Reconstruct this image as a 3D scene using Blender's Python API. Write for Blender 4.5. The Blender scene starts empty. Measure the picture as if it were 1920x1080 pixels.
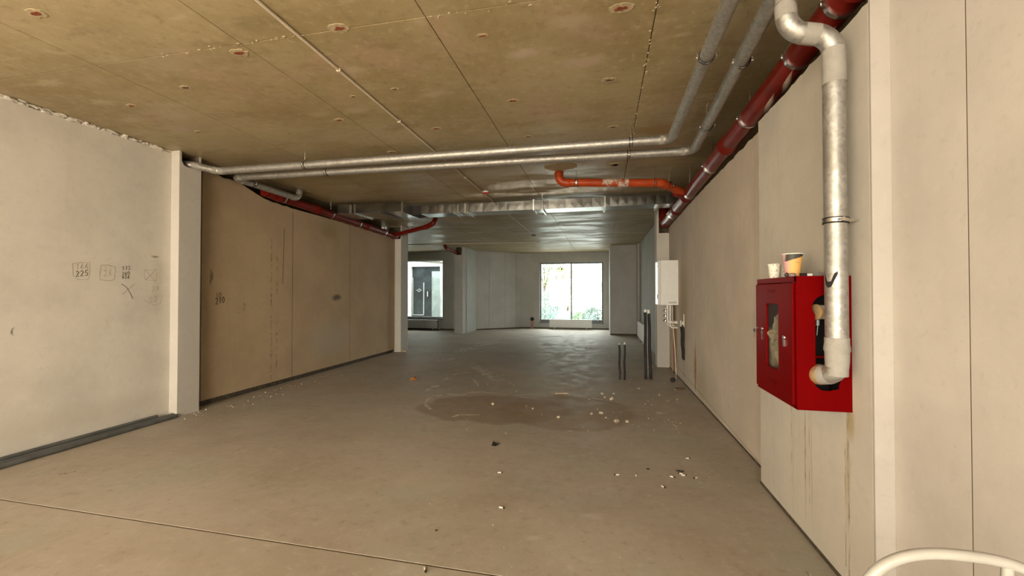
import bpy, bmesh, math, random
from mathutils import Vector, Matrix, noise

random.seed(7)
R = math.radians
sc = bpy.context.scene
col = sc.collection

# ------------------------------------------------------------------ camera
F_PX, YAW, PITCH, CAM_H = 790.0, R(12.1), R(0.75), 1.5
cam_d = bpy.data.cameras.new('camera')
cam_d.sensor_width = 36.0
cam_d.lens = F_PX / 1920.0 * 36.0
cam_d.clip_start = 0.02
cam_d.clip_end = 300
cam = bpy.data.objects.new('camera', cam_d)
cam.location = (0, 0, CAM_H)
cam.rotation_euler = (R(90) + PITCH, 0, YAW)
col.objects.link(cam)
sc.camera = cam

# ------------------------------------------------------------------ sky, daylight, exposure
world = bpy.data.worlds.new('world')
sc.world = world
world.use_nodes = True
bg = world.node_tree.nodes['Background']
bg.inputs['Color'].default_value = (0.97, 0.99, 0.97, 1)
bg.inputs['Strength'].default_value = 10.5


def area(name, loc, rot, sx, sy, energy, color, portal=False):
    l = bpy.data.lights.new(name, 'AREA')
    l.shape = 'RECTANGLE'
    l.size, l.size_y = sx, sy
    l.energy = energy
    l.color = color
    if portal:
        l.cycles.is_portal = True
    o = bpy.data.objects.new(name, l)
    o.location = loc
    o.rotation_euler = rot
    col.objects.link(o)
    return o


# warm daylight entering through the glazed shop front behind the camera
area('shopfront_daylight', (-2.4, -3.35, 1.60), (R(90), 0, 0), 5.0, 2.5, 540, (1.0, 0.82, 0.605))
# portals that guide the sky through the far windows
area('window_portal', (-1.3, 18.30, 1.55), (R(-90), 0, 0), 2.66, 2.56, 1, (1, 1, 1), True)
area("window_portal", (-7.53, 16.75, 1.67), (R(-90), 0, 0), 2.14, 2.46, 1, (1, 1, 1), True)

vs = sc.view_settings
vs.view_transform = 'Standard'
vs.look = 'None'
vs.gamma = 1.0
vs.exposure = 0.0
vs.use_curve_mapping = False
try:
    sc.cycles.use_denoising = True
    sc.cycles.max_bounces = 8
    sc.cycles.diffuse_bounces = 2
    sc.cycles.transparent_max_bounces = 12
    sc.cycles.caustics_reflective = False
    sc.cycles.caustics_refractive = False
    sc.cycles.sample_clamp_indirect = 6.0
except Exception:
    pass

# ------------------------------------------------------------------ measuring helper (photo pixel -> point on a known plane)
_f = Vector((-math.sin(YAW) * math.cos(PITCH), math.cos(YAW) * math.cos(PITCH), math.sin(PITCH)))
_r = Vector((math.cos(YAW), math.sin(YAW), 0))
_u = _r.cross(_f)


def at(px, py, axis, val):
    d = _r * ((px - 960) / F_PX) + _u * ((540 - py) / F_PX) + _f
    o = Vector((0, 0, CAM_H))
    return o + d * ((val - o[axis]) / d[axis])


# ------------------------------------------------------------------ mesh helpers
class G:
    def __init__(s):
        s.v = []
        s.f = []

    def add(s, vs_, fs):
        b = len(s.v)
        s.v += [tuple(p) for p in vs_]
        s.f += [tuple(b + i for i in q) for q in fs]
        return s

    def box(s, x0, x1, y0, y1, z0, z1):
        return s.add([(x0, y0, z0), (x1, y0, z0), (x1, y1, z0), (x0, y1, z0), (x0, y0, z1), (x1, y0, z1), (x1, y1, z1), (x0, y1, z1)],
                     [(0, 3, 2, 1), (4, 5, 6, 7), (0, 1, 5, 4), (1, 2, 6, 5), (2, 3, 7, 6), (3, 0, 4, 7)])

    def obox(s, c, ax, ay, az, hx, hy, hz):
        c = Vector(c)
        vs_ = []
        for z in (-1, 1):
            for (x, y) in ((-1, -1), (1, -1), (1, 1), (-1, 1)):
                vs_.append(c + ax * hx * x + ay * hy * y + az * hz * z)
        return s.add(vs_, [(0, 3, 2, 1), (4, 5, 6, 7), (0, 1, 5, 4), (1, 2, 6, 5), (2, 3, 7, 6), (3, 0, 4, 7)])

    def prism(s, poly, axis, d0, d1):
        """poly: 2D points in the other two axes (cyclic order), extruded along axis from d0 to d1"""
        n = len(poly)

        def mk(p, d):
            if axis == 0:
                return (d, p[0], p[1])
            if axis == 1:
                return (p[0], d, p[1])
            return (p[0], p[1], d)
        vs_ = [mk(p, d0) for p in poly] + [mk(p, d1) for p in poly]
        fs = [tuple(range(n - 1, -1, -1)), tuple(range(n, 2 * n))]
        fs += [(i, (i + 1) % n, n + (i + 1) % n, n + i) for i in range(n)]
        return s.add(vs_, fs)

    def tube(s, path, r, n=16, caps=True):
        path = [Vector(p) for p in path]
        m = len(path)
        rs = r if isinstance(r, (list, tuple)) else [r] * m
        t = []
        for i in range(m):
            a = path[max(i - 1, 0)]
            b = path[min(i + 1, m - 1)]
            t.append((b - a).normalized())
        up = Vector((0, 0, 1)) if abs(t[0].z) < 0.9 else Vector((0, 1, 0))
        e1 = t[0].cross(up).normalized()
        vs_ = []
        for i in range(m):
            if i:
                e1 = (e1 - t[i] * e1.dot(t[i])).normalized()
            e2 = t[i].cross(e1)
            for k in range(n):
                a = 2 * math.pi * k / n
                vs_.append(path[i] + (e1 * math.cos(a) + e2 * math.sin(a)) * rs[i])
        fs = []
        for i in range(m - 1):
            for k in range(n):
                k2 = (k + 1) % n
                fs.append((i * n + k, i * n + k2, (i + 1) * n + k2, (i + 1) * n + k))
        if caps:
            fs.append(tuple(range(n - 1, -1, -1)))
            fs.append(tuple((m - 1) * n + k for k in range(n)))
        return s.add(vs_, fs)

    def lathe(s, prof, c, n=24, axis=Vector((0, 0, 1))):
        """prof: (radius, height) pairs, revolved round an axis through c"""
        axis = Vector(axis).normalized()
        up = Vector((0, 0, 1)) if abs(axis.z) < 0.9 else Vector((1, 0, 0))
        e1 = axis.cross(up).normalized()
        e2 = axis.cross(e1)
        c = Vector(c)
        vs_ = []
        for (r, h) in prof:
            for k in range(n):
                a = 2 * math.pi * k / n
                vs_.append(c + axis * h + (e1 * math.cos(a) + e2 * math.sin(a)) * r)
        fs = []
        for i in range(len(prof) - 1):
            for k in range(n):
                k2 = (k + 1) % n
                fs.append((i * n + k, i * n + k2, (i + 1) * n + k2, (i + 1) * n + k))
        if prof[0][0] > 1e-6:
            fs.append(tuple(range(n - 1, -1, -1)))
        if prof[-1][0] > 1e-6:
            fs.append(tuple((len(prof) - 1) * n + k for k in range(n)))
        return s.add(vs_, fs)

    def ribbon(s, pts, normal, w, eps=0.001):
        """flat stroke of width w drawn on a surface"""
        nrm = Vector(normal)
        pts = [Vector(p) + nrm * eps for p in pts]
        vs_ = []
        m = len(pts)
        for i, p in enumerate(pts):
            t = (pts[min(i + 1, m - 1)] - pts[max(i - 1, 0)]).normalized()
            e = t.cross(nrm).normalized()
            ww = w[i] if isinstance(w, (list, tuple)) else w
            vs_ += [p - e * ww / 2, p + e * ww / 2]
        return s.add(vs_, [(2 * i, 2 * i + 1, 2 * i + 3, 2 * i + 2) for i in range(m - 1)])

    def blob(s, c, sx, sy, sz, sub=1, amp=0.25, seed=0):
        bm = bmesh.new()
        bmesh.ops.create_icosphere(bm, subdivisions=sub, radius=1)
        vs_ = []
        for v in bm.verts:
            k = 1 + amp * noise.noise(v.co * 1.7 + Vector((seed * 3.1, seed * 1.7, seed)))
            vs_.append((c[0] + v.co.x * k * sx, c[1] + v.co.y * k * sy, c[2] + v.co.z * k * sz))
        bm.verts.index_update()
        fs = [tuple(v.index for v in f.verts) for f in bm.faces]
        bm.free()
        return s.add(vs_, fs)

    def build(s, name, mat, parent=None, smooth=False, bevel=0, kind=None, ang=40, recalc=True):
        me = bpy.data.meshes.new(name)
        me.from_pydata(s.v, [], s.f)
        if recalc:
            bm = bmesh.new()
            bm.from_mesh(me)
            bmesh.ops.recalc_face_normals(bm, faces=bm.faces)
            bm.to_mesh(me)
            bm.free()
        if smooth:
            me.polygons.foreach_set('use_smooth', [True] * len(me.polygons))
            me.set_sharp_from_angle(angle=R(ang))
        me.update()
        o = bpy.data.objects.new(name, me)
        col.objects.link(o)
        if mat:
            me.materials.append(mat)
        if parent:
            adopt(o, parent)
        if bevel:
            b = o.modifiers.new('bevel', 'BEVEL')
            b.width = bevel
            b.segments = 2
            b.limit_method = 'ANGLE'
            b.angle_limit = R(40)
        if kind:
            o['kind'] = kind
        return o


def wmat(o):
    m = Matrix.LocRotScale(o.location, o.rotation_euler, o.scale)
    if o.parent:
        return wmat(o.parent) @ o.matrix_parent_inverse @ m
    return m


def adopt(o, parent):
    o.parent = parent
    o.matrix_parent_inverse = wmat(parent).inverted()


def tag(o, label=None, cat=None, group=None, kind=None):
    if label:
        o['label'] = label
    if cat:
        o['category'] = cat
    if group:
        o['group'] = group
    if kind:
        o['kind'] = kind
    return o


def empty(name, loc=(0, 0, 0), label=None, cat=None, group=None, kind=None):
    o = bpy.data.objects.new(name, None)
    o.location = loc
    o.empty_display_size = 0.1
    col.objects.link(o)
    return tag(o, label, cat, group, kind)


def copy_tree(o, parent=None):
    c = o.copy()
    col.objects.link(c)
    if parent:
        c.parent = parent
        c.matrix_parent_inverse = o.matrix_parent_inverse.copy()
    for ch in [x for x in bpy.data.objects if x.parent == o]:
        copy_tree(ch, c)
    return c


# ------------------------------------------------------------------ materials
class Nodes:
    def __init__(s, name):
        s.m = bpy.data.materials.new(name)
        s.m.use_nodes = True
        s.t = s.m.node_tree
        s.b = s.t.nodes['Principled BSDF']
        s.pos = s.n('ShaderNodeTexCoord').outputs['Object']

    def n(s, k, **kw):
        x = s.t.nodes.new(k)
        for a, b in kw.items():
            setattr(x, a, b)
        return x

    def link(s, a, b):
        s.t.links.new(a, b)

    def noise(s, scale, detail=4, rough=0.6, stretch=(1, 1, 1), vec=None):
        mp = s.n('ShaderNodeMapping')
        mp.inputs['Scale'].default_value = stretch
        s.link(vec or s.pos, mp.inputs['Vector'])
        x = s.n('ShaderNodeTexNoise')
        x.inputs['Scale'].default_value = scale
        x.inputs['Detail'].default_value = detail
        x.inputs['Roughness'].default_value = rough
        s.link(mp.outputs[0], x.inputs['Vector'])
        return x.outputs['Fac']

    def ramp(s, fac, lo, hi, a=0.0, b=1.0):
        x = s.n('ShaderNodeMapRange', interpolation_type='SMOOTHSTEP')
        x.inputs['From Min'].default_value = lo
        x.inputs['From Max'].default_value = hi
        x.inputs['To Min'].default_value = a
        x.inputs['To Max'].default_value = b
        s.link(fac, x.inputs['Value'])
        return x.outputs[0]

    def math(s, op, a, b=None):
        x = s.n('ShaderNodeMath', operation=op)
        for i, v in enumerate((a, b)):
            if v is None:
                continue
            if isinstance(v, (int, float)):
                x.inputs[i].default_value = v
            else:
                s.link(v, x.inputs[i])
        return x.outputs[0]

    def mix(s, fac, a, b):
        x = s.n('ShaderNodeMix', data_type='RGBA')
        for sock, v in ((x.inputs[0], fac), (x.inputs[6], a), (x.inputs[7], b)):
            if isinstance(v, (int, float)):
                sock.default_value = v
            elif isinstance(v, tuple):
                sock.default_value = (*v, 1) if len(v) == 3 else v
            else:
                s.link(v, sock)
        return x.outputs[2]

    def stains(s, colr, lst, wob=0.05, wscale=9):
        """soft blots with a shape of their own: (centre, radii, colour, strength[, inner])"""
        if not lst:
            return colr
        nt = s.n('ShaderNodeTexNoise')
        nt.inputs['Scale'].default_value = wscale
        nt.inputs['Detail'].default_value = 4
        s.link(s.pos, nt.inputs['Vector'])
        sub = s.n('ShaderNodeVectorMath', operation='SUBTRACT')
        s.link(nt.outputs['Color'], sub.inputs[0])
        sub.inputs[1].default_value = (0.5, 0.5, 0.5)
        sca = s.n('ShaderNodeVectorMath', operation='SCALE')
        s.link(sub.outputs[0], sca.inputs[0])
        sca.inputs['Scale'].default_value = wob * 2
        add = s.n('ShaderNodeVectorMath', operation='ADD')
        s.link(s.pos, add.inputs[0])
        s.link(sca.outputs[0], add.inputs[1])
        for st in lst:
            c, r, k, a = st[:4]
            inner = st[4] if len(st) > 4 else 0.2
            d = s.n('ShaderNodeVectorMath', operation='SUBTRACT')
            s.link(add.outputs[0], d.inputs[0])
            d.inputs[1].default_value = c
            q = s.n('ShaderNodeVectorMath', operation='DIVIDE')
            s.link(d.outputs[0], q.inputs[0])
            q.inputs[1].default_value = r
            ln = s.n('ShaderNodeVectorMath', operation='LENGTH')
            s.link(q.outputs[0], ln.inputs[0])
            f = s.ramp(ln.outputs['Value'], 1.0, inner, 0.0, a)
            colr = s.mix(f, colr, k)
        return colr

    def done(s, colr, rough=0.7, metal=0.0, bump=None, bstr=0.3, bdist=0.01, spec=0.4, coat=0):
        if isinstance(colr, tuple):
            s.b.inputs['Base Color'].default_value = (*colr, 1)
        else:
            s.link(colr, s.b.inputs['Base Color'])
        if isinstance(rough, (int, float)):
            s.b.inputs['Roughness'].default_value = rough
        else:
            s.link(rough, s.b.inputs['Roughness'])
        s.b.inputs['Metallic'].default_value = metal
        s.b.inputs['Specular IOR Level'].default_value = spec
        if coat:
            s.b.inputs['Coat Weight'].default_value = coat
        if bump is not None:
            x = s.n('ShaderNodeBump')
            x.inputs['Strength'].default_value = bstr
            x.inputs['Distance'].default_value = bdist
            s.link(bump, x.inputs['Height'])
            s.link(x.outputs[0], s.b.inputs['Normal'])
        return s.m


def plain(name, c, rough=0.6, metal=0.0, vary=0.12, scale=12, spec=0.4, bump=0.0, coat=0):
    k = Nodes(name)
    n1 = k.noise(scale, 5)
    d = tuple(x * (1 - vary) for x in c)
    l = tuple(min(1, x * (1 + vary)) for x in c)
    cc = k.mix(k.ramp(n1, 0.3, 0.7), d, l)
    return k.done(cc, rough, metal, n1 if bump else None, bump, 0.01, spec, coat)


def wall_mat(name, base, stains=(), streak=0.25, vary=0.10, wob=0.04, dark=(0.30, 0.24, 0.16), rnd=0.06):
    k = Nodes(name)
    n1 = k.noise(1.3, 6, 0.6)
    n2 = k.noise(7, 5, 0.65)
    n3 = k.noise(2.2, 4, 0.6, (6, 6, 0.35))
    n4 = k.noise(70, 3, 0.6)
    d = tuple(x * (1 - vary) for x in base)
    l = tuple(min(1, x * (1 + vary * 0.7)) for x in base)
    c = k.mix(k.ramp(n1, 0.3, 0.7), d, l)
    c = k.mix(k.ramp(n2, 0.5, 0.8, 0, 0.35), c, tuple(x * 0.86 for x in base))
    c = k.mix(k.ramp(n3, 0.52, 0.80, 0, streak), c, (base[0] * 0.78, base[1] * 0.74, base[2] * 0.66))
    n6 = k.noise(17, 6, 0.7)
    c = k.mix(k.ramp(n6, 0.54, 0.72, 0, 0.30), c, tuple(min(1, x * 1.14) for x in base))
    c = k.mix(k.ramp(n6, 0.46, 0.30, 0, 0.35), c, tuple(x * 0.80 for x in base))
    c = k.mix(k.ramp(n4, 0.66, 0.78, 0, 0.35), c, dark)
    oi = k.n('ShaderNodeObjectInfo')
    c = k.mix(k.math('MULTIPLY', oi.outputs['Random'], rnd), c, (0.2, 0.17, 0.12))
    c = k.stains(c, stains, wob)
    h = k.math('ADD', k.math('MULTIPLY', n2, 0.6), k.math('MULTIPLY', n4, 0.25))
    return k.done(c, 0.82, 0, h, 0.22, 0.006, 0.25)


PLASTER = (0.70, 0.655, 0.575)
RUST = (0.34, 0.19, 0.07)
SOOT = (0.10, 0.085, 0.06)
OCHRE = (0.40, 0.30, 0.15)

M_wall_l = wall_mat('plaster_left', PLASTER, [
    ((-5.17, 3.99, 1.944), (0.2, 0.06, 0.02), SOOT, 0.75),
    ((-5.17, 4.02, 1.60), (0.2, 0.10, 0.5), (0.52, 0.46, 0.36), 0.4),
    ((-5.17, 2.765, 1.16), (0.2, 0.014, 0.05), SOOT, 0.8),
    ((-5.17, 3.3, 0.25), (0.2, 1.2, 0.20), (0.55, 0.48, 0.38), 0.35),
], streak=0.12)
M_wall_l2 = wall_mat('plaster_left_inner', (0.53, 0.395, 0.250), [
    ((-5.2, 7.55, 1.42), (0.3, 0.22, 0.085), SOOT, 0.9),
    ((-5.2, 7.30, 2.72), (0.3, 0.38, 0.22), OCHRE, 0.75),
    ((-5.2, 7.50, 2.45), (0.3, 0.20, 0.45), OCHRE, 0.35),
    ((-5.2, 4.76, 1.72), (0.3, 0.035, 0.16), SOOT, 0.7),
    ((-5.2, 4.80, 2.8), (0.3, 0.18, 0.35), OCHRE, 0.45),
    ((-5.2, 7.4, 0.6), (0.3, 1.0, 0.5), (0.45, 0.43, 0.36), 0.4),
    ((-5.2, 4.95, 0.5), (0.3, 0.12, 0.5), (0.40, 0.32, 0.22), 0.35),
])
M_wall_r = wall_mat('plaster_right', (0.63, 0.545, 0.445), [
    ((1.33, 8.40, 0.60), (0.2, 0.35, 1.1), RUST, 0.85),
    ((1.33, 7.55, 1.30), (0.2, 0.50, 1.2), OCHRE, 0.6),
    ((1.33, 6.62, 0.45), (0.2, 0.10, 0.50), RUST, 0.9),
    ((1.33, 6.3, 0.25), (0.2, 0.5, 0.35), OCHRE, 0.35),
    ((1.33, 4.1, 1.5), (0.2, 0.10, 1.6), (0.50, 0.43, 0.34), 0.4),
    ((1.33, 5.2, 2.6), (0.2, 0.9, 0.4), (0.56, 0.49, 0.38), 0.4),
], streak=0.35)
M_pil_r = wall_mat('plaster_pier', (0.57, 0.525, 0.45), [
    ((1.22, 2.47, 0.60), (0.2, 0.030, 0.38), OCHRE, 0.5),
    ((1.22, 2.44, 0.85), (0.2, 0.05, 0.12), OCHRE, 0.8),
    ((1.22, 2.93, 0.50), (0.2, 0.012, 0.5), OCHRE, 0.7),
    ((1.22, 2.85, 0.45), (0.2, 0.012, 0.5), OCHRE, 0.5),
    ((1.22, 3.10, 0.40), (0.2, 0.02, 0.5), (0.48, 0.4, 0.28), 0.4),
], streak=0.3, wob=0.015)
M_wall_near = wall_mat('plaster_near', (0.60, 0.555, 0.50), streak=0.1)
M_white = wall_mat('white_render', (0.60, 0.56, 0.50), streak=0.08, vary=0.05)
M_edge = wall_mat('cream_edge_render', (0.47, 0.43, 0.385), streak=0.08, vary=0.05)
M_wall_far = wall_mat('grey_render', (0.44, 0.435, 0.40), [], streak=0.2)
M_void = plain('dark_concrete_shade', (0.10, 0.075, 0.05), 0.9, vary=0.4, scale=9)  # dark concrete colour, also paints the shade inside the left pier notch
M_gapshade = plain('dark_gap_shade', (0.075, 0.06, 0.04), 0.85, vary=0.4, scale=20, bump=0.4)  # dark colour standing for the shade in the gaps under the walls


def ceiling_mat():
    k = Nodes('formwork_concrete')
    n1 = k.noise(0.9, 6, 0.6)
    n2 = k.noise(3.0, 6, 0.62, (0.55, 1.5, 1))
    n3 = k.noise(45, 4, 0.6)
    n5 = k.noise(1.6, 3, 0.5)
    c = k.mix(k.ramp(n1, 0.32, 0.68), (0.351, 0.271, 0.134), (0.468, 0.381, 0.220))
    c = k.mix(k.ramp(n5, 0.52, 0.68, 0, 0.55), c, (0.468, 0.332, 0.226))
    c = k.mix(k.ramp(n2, 0.60, 0.74, 0, 0.6), c, (0.608, 0.525, 0.354))
    c = k.mix(k.ramp(n2, 0.44, 0.30, 0, 0.5), c, (0.252, 0.189, 0.091))
    c = k.mix(k.ramp(n3, 0.62, 0.80, 0, 0.3), c, (0.234, 0.183, 0.098))
    n6 = k.noise(15, 7, 0.72)
    c = k.mix(k.ramp(n6, 0.52, 0.68, 0, 0.42), c, (0.60, 0.50, 0.335))
    c = k.mix(k.ramp(n6, 0.46, 0.32, 0, 0.50), c, (0.235, 0.175, 0.085))
    oi = k.n('ShaderNodeObjectInfo')
    c = k.mix(k.math('MULTIPLY', oi.outputs['Random'], 0.22), c, (0.263, 0.201, 0.110))
    c = k.stains(c, [
        ((-0.55, 3.0, 3.25), (0.16, 0.08, 0.1), (0.58, 0.47, 0.36), 0.7),
        ((-0.13, 3.2, 3.25), (0.26, 0.10, 0.1), (0.56, 0.44, 0.34), 0.6),
        ((-1.45, 3.45, 3.25), (0.20, 0.09, 0.1), (0.54, 0.45, 0.30), 0.6),
        ((-1.9, 2.95, 3.25), (0.16, 0.10, 0.1), (0.55, 0.46, 0.32), 0.6),
        ((-2.3, 3.6, 3.25), (0.18, 0.08, 0.1), (0.52, 0.44, 0.28), 0.6),
        ((0.62, 4.7, 3.25), (0.40, 0.25, 0.1), (0.30, 0.17, 0.045), 0.7),
        ((-2.7, 3.6, 3.25), (0.2, 0.1, 0.1), (0.52, 0.44, 0.28), 0.5),
        ((-0.2, 2.7, 3.25), (0.2, 0.1, 0.1), (0.54, 0.45, 0.31), 0.5),
    ], 0.07, 6)
    # damp formwork sheen in patches
    w = k.noise(1.1, 5, 0.65, (0.7, 2.2, 1))
    rg = k.ramp(w, 0.40, 0.62, 0.58, 0.30)
    h = k.math('ADD', k.math('MULTIPLY', n2, 0.5), k.math('MULTIPLY', n3, 0.2))
    return k.done(c, rg, 0, h, 0.18, 0.006, 0.45)


def floor_mat():
    k = Nodes('screed_floor')
    n1 = k.noise(0.7, 7, 0.62)
    n2 = k.noise(4, 6, 0.65)
    n3 = k.noise(55, 4, 0.6)
    n5 = k.noise(1.2, 3, 0.5)
    c = k.mix(k.ramp(n1, 0.32, 0.68), (0.383, 0.324, 0.253), (0.482, 0.420, 0.345))
    c = k.mix(k.ramp(n5, 0.50, 0.66, 0, 0.5), c, (0.402, 0.396, 0.319))
    c = k.mix(k.ramp(n2, 0.58, 0.78, 0, 0.45), c, (0.562, 0.522, 0.458))
    c = k.mix(k.ramp(n2, 0.42, 0.25, 0, 0.5), c, (0.308, 0.257, 0.190))
    c = k.mix(k.ramp(n3, 0.66, 0.80, 0, 0.35), c, (0.228, 0.189, 0.138))
    c = k.mix(k.ramp(n3, 0.32, 0.22, 0, 0.35), c, (0.616, 0.590, 0.535))
    n6 = k.noise(13, 7, 0.72)
    c = k.mix(k.ramp(n6, 0.52, 0.70, 0, 0.40), c, (0.577, 0.529, 0.460))
    c = k.mix(k.ramp(n6, 0.46, 0.32, 0, 0.45), c, (0.268, 0.216, 0.155))
    # damp patch and drag marks
    c = k.stains(c, [
        ((-1.38, 5.36, 0), (1.08, 0.72, 0.5), (0.265, 0.185, 0.118), 0.62, 0.86),
        ((-0.45, 5.42, 0), (0.95, 0.86, 0.5), (0.265, 0.180, 0.110), 0.58, 0.84),
        ((-0.45, 2.6, 0), (0.10, 0.06, 0.5), (0.56, 0.50, 0.42), 0.6),
        ((-0.1, 2.9, 0), (0.12, 0.07, 0.5), (0.56, 0.50, 0.42), 0.5),
        ((-1.3, 3.2, 0), (0.5, 0.3, 0.5), (0.52, 0.45, 0.36), 0.4),
    ], 0.19, 2.8)
    rg = k.ramp(n2, 0.35, 0.7, 0.50, 0.75)
    h = k.math('ADD', k.math('MULTIPLY', n2, 0.5), k.math('MULTIPLY', n3, 0.25))
    return k.done(c, rg, 0, h, 0.25, 0.006, 0.4)


def galv_mat():
    k = Nodes('galvanised_steel')
    v = k.n('ShaderNodeTexVoronoi')
    v.inputs['Scale'].default_value = 55
    k.link(k.pos, v.inputs['Vector'])
    n1 = k.noise(5, 5)
    n2 = k.noise(26, 5)
    sv = k.n('ShaderNodeSeparateColor')
    k.link(v.outputs['Color'], sv.inputs[0])
    c = k.mix(sv.outputs[0], (0.36, 0.35, 0.32), (0.50, 0.49, 0.465))
    c = k.mix(k.ramp(n1, 0.45, 0.75, 0, 0.6), c, (0.32, 0.30, 0.26))
    c = k.mix(k.ramp(n2, 0.62, 0.75, 0, 0.4), c, (0.56, 0.55, 0.52))
    rg = k.ramp(n2, 0.3, 0.7, 0.42, 0.62)
    return k.done(c, rg, 0.80, n2, 0.08, 0.004, 0.5)


M_ceil, M_floor, M_galv = ceiling_mat(), floor_mat(), galv_mat()
M_steel = plain('bright_steel', (0.72, 0.71, 0.69), 0.22, 1.0, 0.06, 20)
M_zinc = plain('zinc_paint', (0.33, 0.31, 0.275), 0.75, 0.0, 0.10, 14, bump=0.1)
M_rubber = plain('black_rubber', (0.012, 0.011, 0.010), 0.6, 0, 0.3)
M_red = plain('red_brown_pvc', (0.150, 0.010, 0.005), 0.30, 0, 0.25, 5, 0.22)
M_orange = plain('orange_pvc', (0.36, 0.052, 0.012), 0.36, 0, 0.2, 5, 0.25)
M_dust = plain('plaster_smear', (0.72, 0.60, 0.48), 0.9, 0, 0.15)
M_cab = plain('red_powder_coat', (0.135, 0.0006, 0.0009), 0.42, 0, 0.07, 6, 0.03)
M_chrome = plain('chrome', (0.50, 0.48, 0.46), 0.25, 1.0, 0.05)
M_brass = plain('brass_ring', (0.48, 0.34, 0.17), 0.4, 0.6, 0.2)
M_black = plain('black_paint', (0.012, 0.010, 0.010), 0.7, 0, 0.3)
def duct_mat():
    k = Nodes('duct_sheet')
    oi = k.n('ShaderNodeObjectInfo')
    n1 = k.noise(4, 4)
    c = k.mix(oi.outputs['Random'], (0.20, 0.20, 0.19), (0.42, 0.42, 0.40))
    c = k.mix(k.ramp(n1, 0.4, 0.7, 0, 0.5), c, (0.26, 0.26, 0.245))
    return k.done(c, 0.20, 1.0)


M_duct = duct_mat()
M_ductdark = plain('duct_inner', (0.03, 0.028, 0.025), 0.7, 0.3)
M_wplastic = plain('white_plastic', (0.78, 0.76, 0.71), 0.4, 0, 0.04)
M_enamel = plain('white_enamel', (0.80, 0.79, 0.75), 0.25, 0, 0.03, coat=0.4)
M_conduit = plain('conduit_white', (0.72, 0.62, 0.48), 0.5, 0, 0.08)
M_foam = plain('black_foam', (0.020, 0.018, 0.020), 0.75, 0, 0.35, 40, bump=0.2)
M_greytube = plain('grey_tube', (0.10, 0.105, 0.10), 0.5, 0, 0.2, 8)
M_reddetect = plain('red_plastic', (0.50, 0.02, 0.015), 0.4)
M_pink = plain('pink_pipe', (0.45, 0.25, 0.20), 0.5)
M_rad = plain('radiator_enamel', (0.72, 0.73, 0.71), 0.35, 0, 0.04)
M_frame = plain('grey_window_frame', (0.13, 0.14, 0.14), 0.5, 0.2)
M_frame_w = plain('pale_window_frame', (0.62, 0.64, 0.64), 0.45)
M_pencil = plain('pencil_mark', (0.13, 0.105, 0.07), 0.9, 0, 0.3)
M_faint = plain('faint_pencil_mark', (0.36, 0.31, 0.235), 0.9, 0, 0.2)
M_crack = plain('crack', (0.10, 0.075, 0.045), 0.9)
M_stone = plain('rubble', (0.46, 0.38, 0.28), 0.9, 0, 0.25, 30, bump=0.3)
M_chip = plain('pale_chip', (0.55, 0.48, 0.38), 0.85, 0, 0.2, 40)
M_paper = plain('cigarette_paper', (0.80, 0.75, 0.66), 0.8)
M_ash = plain('burnt_tip', (0.03, 0.025, 0.02), 0.9)
M_leaf = plain('dry_leaf', (0.42, 0.15, 0.03), 0.7, 0, 0.4, 60)
M_spall = plain('rust_spot', (0.22, 0.055, 0.025), 0.85, 0, 0.35, 60)
M_halo = plain('spot_halo', (0.46, 0.375, 0.235), 0.85, 0, 0.2, 50)
M_chair = plain('white_chair_paint', (0.40, 0.385, 0.35), 0.45, 0, 0.04, coat=0.3)
M_skin = plain('hole_lip', (0.50, 0.43, 0.34), 0.9)
M_bag = plain('plastic_bag', (0.66, 0.63, 0.55), 0.45, 0, 0.10, 20)
M_blackcable = plain('white_cable', (0.70, 0.62, 0.50), 0.5)


def glass_mat(name, tint=(1, 1, 1), refl=0.06, rough=0.02):
    m = bpy.data.materials.new(name)
    m.use_nodes = True
    t = m.node_tree
    t.nodes.remove(t.nodes['Principled BSDF'])
    tr = t.nodes.new('ShaderNodeBsdfTransparent')
    tr.inputs[0].default_value = (*tint, 1)
    gl = t.nodes.new('ShaderNodeBsdfGlossy')
    gl.inputs['Roughness'].default_value = rough
    lw = t.nodes.new('ShaderNodeLayerWeight')
    lw.inputs[0].default_value = 0.5
    pw = t.nodes.new('ShaderNodeMath')
    pw.operation = 'POWER'
    pw.inputs[1].default_value = 5.0
    t.links.new(lw.outputs['Facing'], pw.inputs[0])
    fr = t.nodes.new('ShaderNodeMath')
    fr.operation = 'MULTIPLY_ADD'
    fr.inputs[1].default_value = 0.9
    fr.inputs[2].default_value = refl * 0.6
    t.links.new(pw.outputs[0], fr.inputs[0])
    mx = t.nodes.new('ShaderNodeMixShader')
    t.links.new(fr.outputs[0], mx.inputs[0])
    t.links.new(tr.outputs[0], mx.inputs[1])
    t.links.new(gl.outputs[0], mx.inputs[2])
    t.links.new(mx.outputs[0], t.nodes['Material Output'].inputs[0])
    return m


M_glass = glass_mat('window_glass', (0.95, 0.98, 0.97))
M_cabglass = glass_mat('cabinet_glass', (0.80, 0.78, 0.72))


def speckled(name, base, mark, lo=0.55, hi=0.62, scale=30, stretch=(1, 1, 1), rough=0.9):
    """broken marks: opaque flecks over a see-through ground"""
    k = Nodes(name)
    n1 = k.noise(scale, 5, 0.6, stretch)
    k.done(base, rough, 0)
    k.link(k.ramp(n1, lo, hi, 0, mark), k.b.inputs['Alpha'])
    return k.m


M_scrape = speckled('scrape_mark', (0.74, 0.68, 0.58), 0.85, 0.27, 0.52, 9)
M_drip = speckled('drip_mark', (0.17, 0.13, 0.085), 0.42, 0.48, 0.62, 26, (1, 1, 1))

# =================================================================== STRUCTURE
ZC = 3.25
XL, XL2 = -5.17, -5.22      # plaster face of the near left wall / of the inner one
XR1, XR2, XRN = 1.22, 1.33, 1.298

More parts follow.
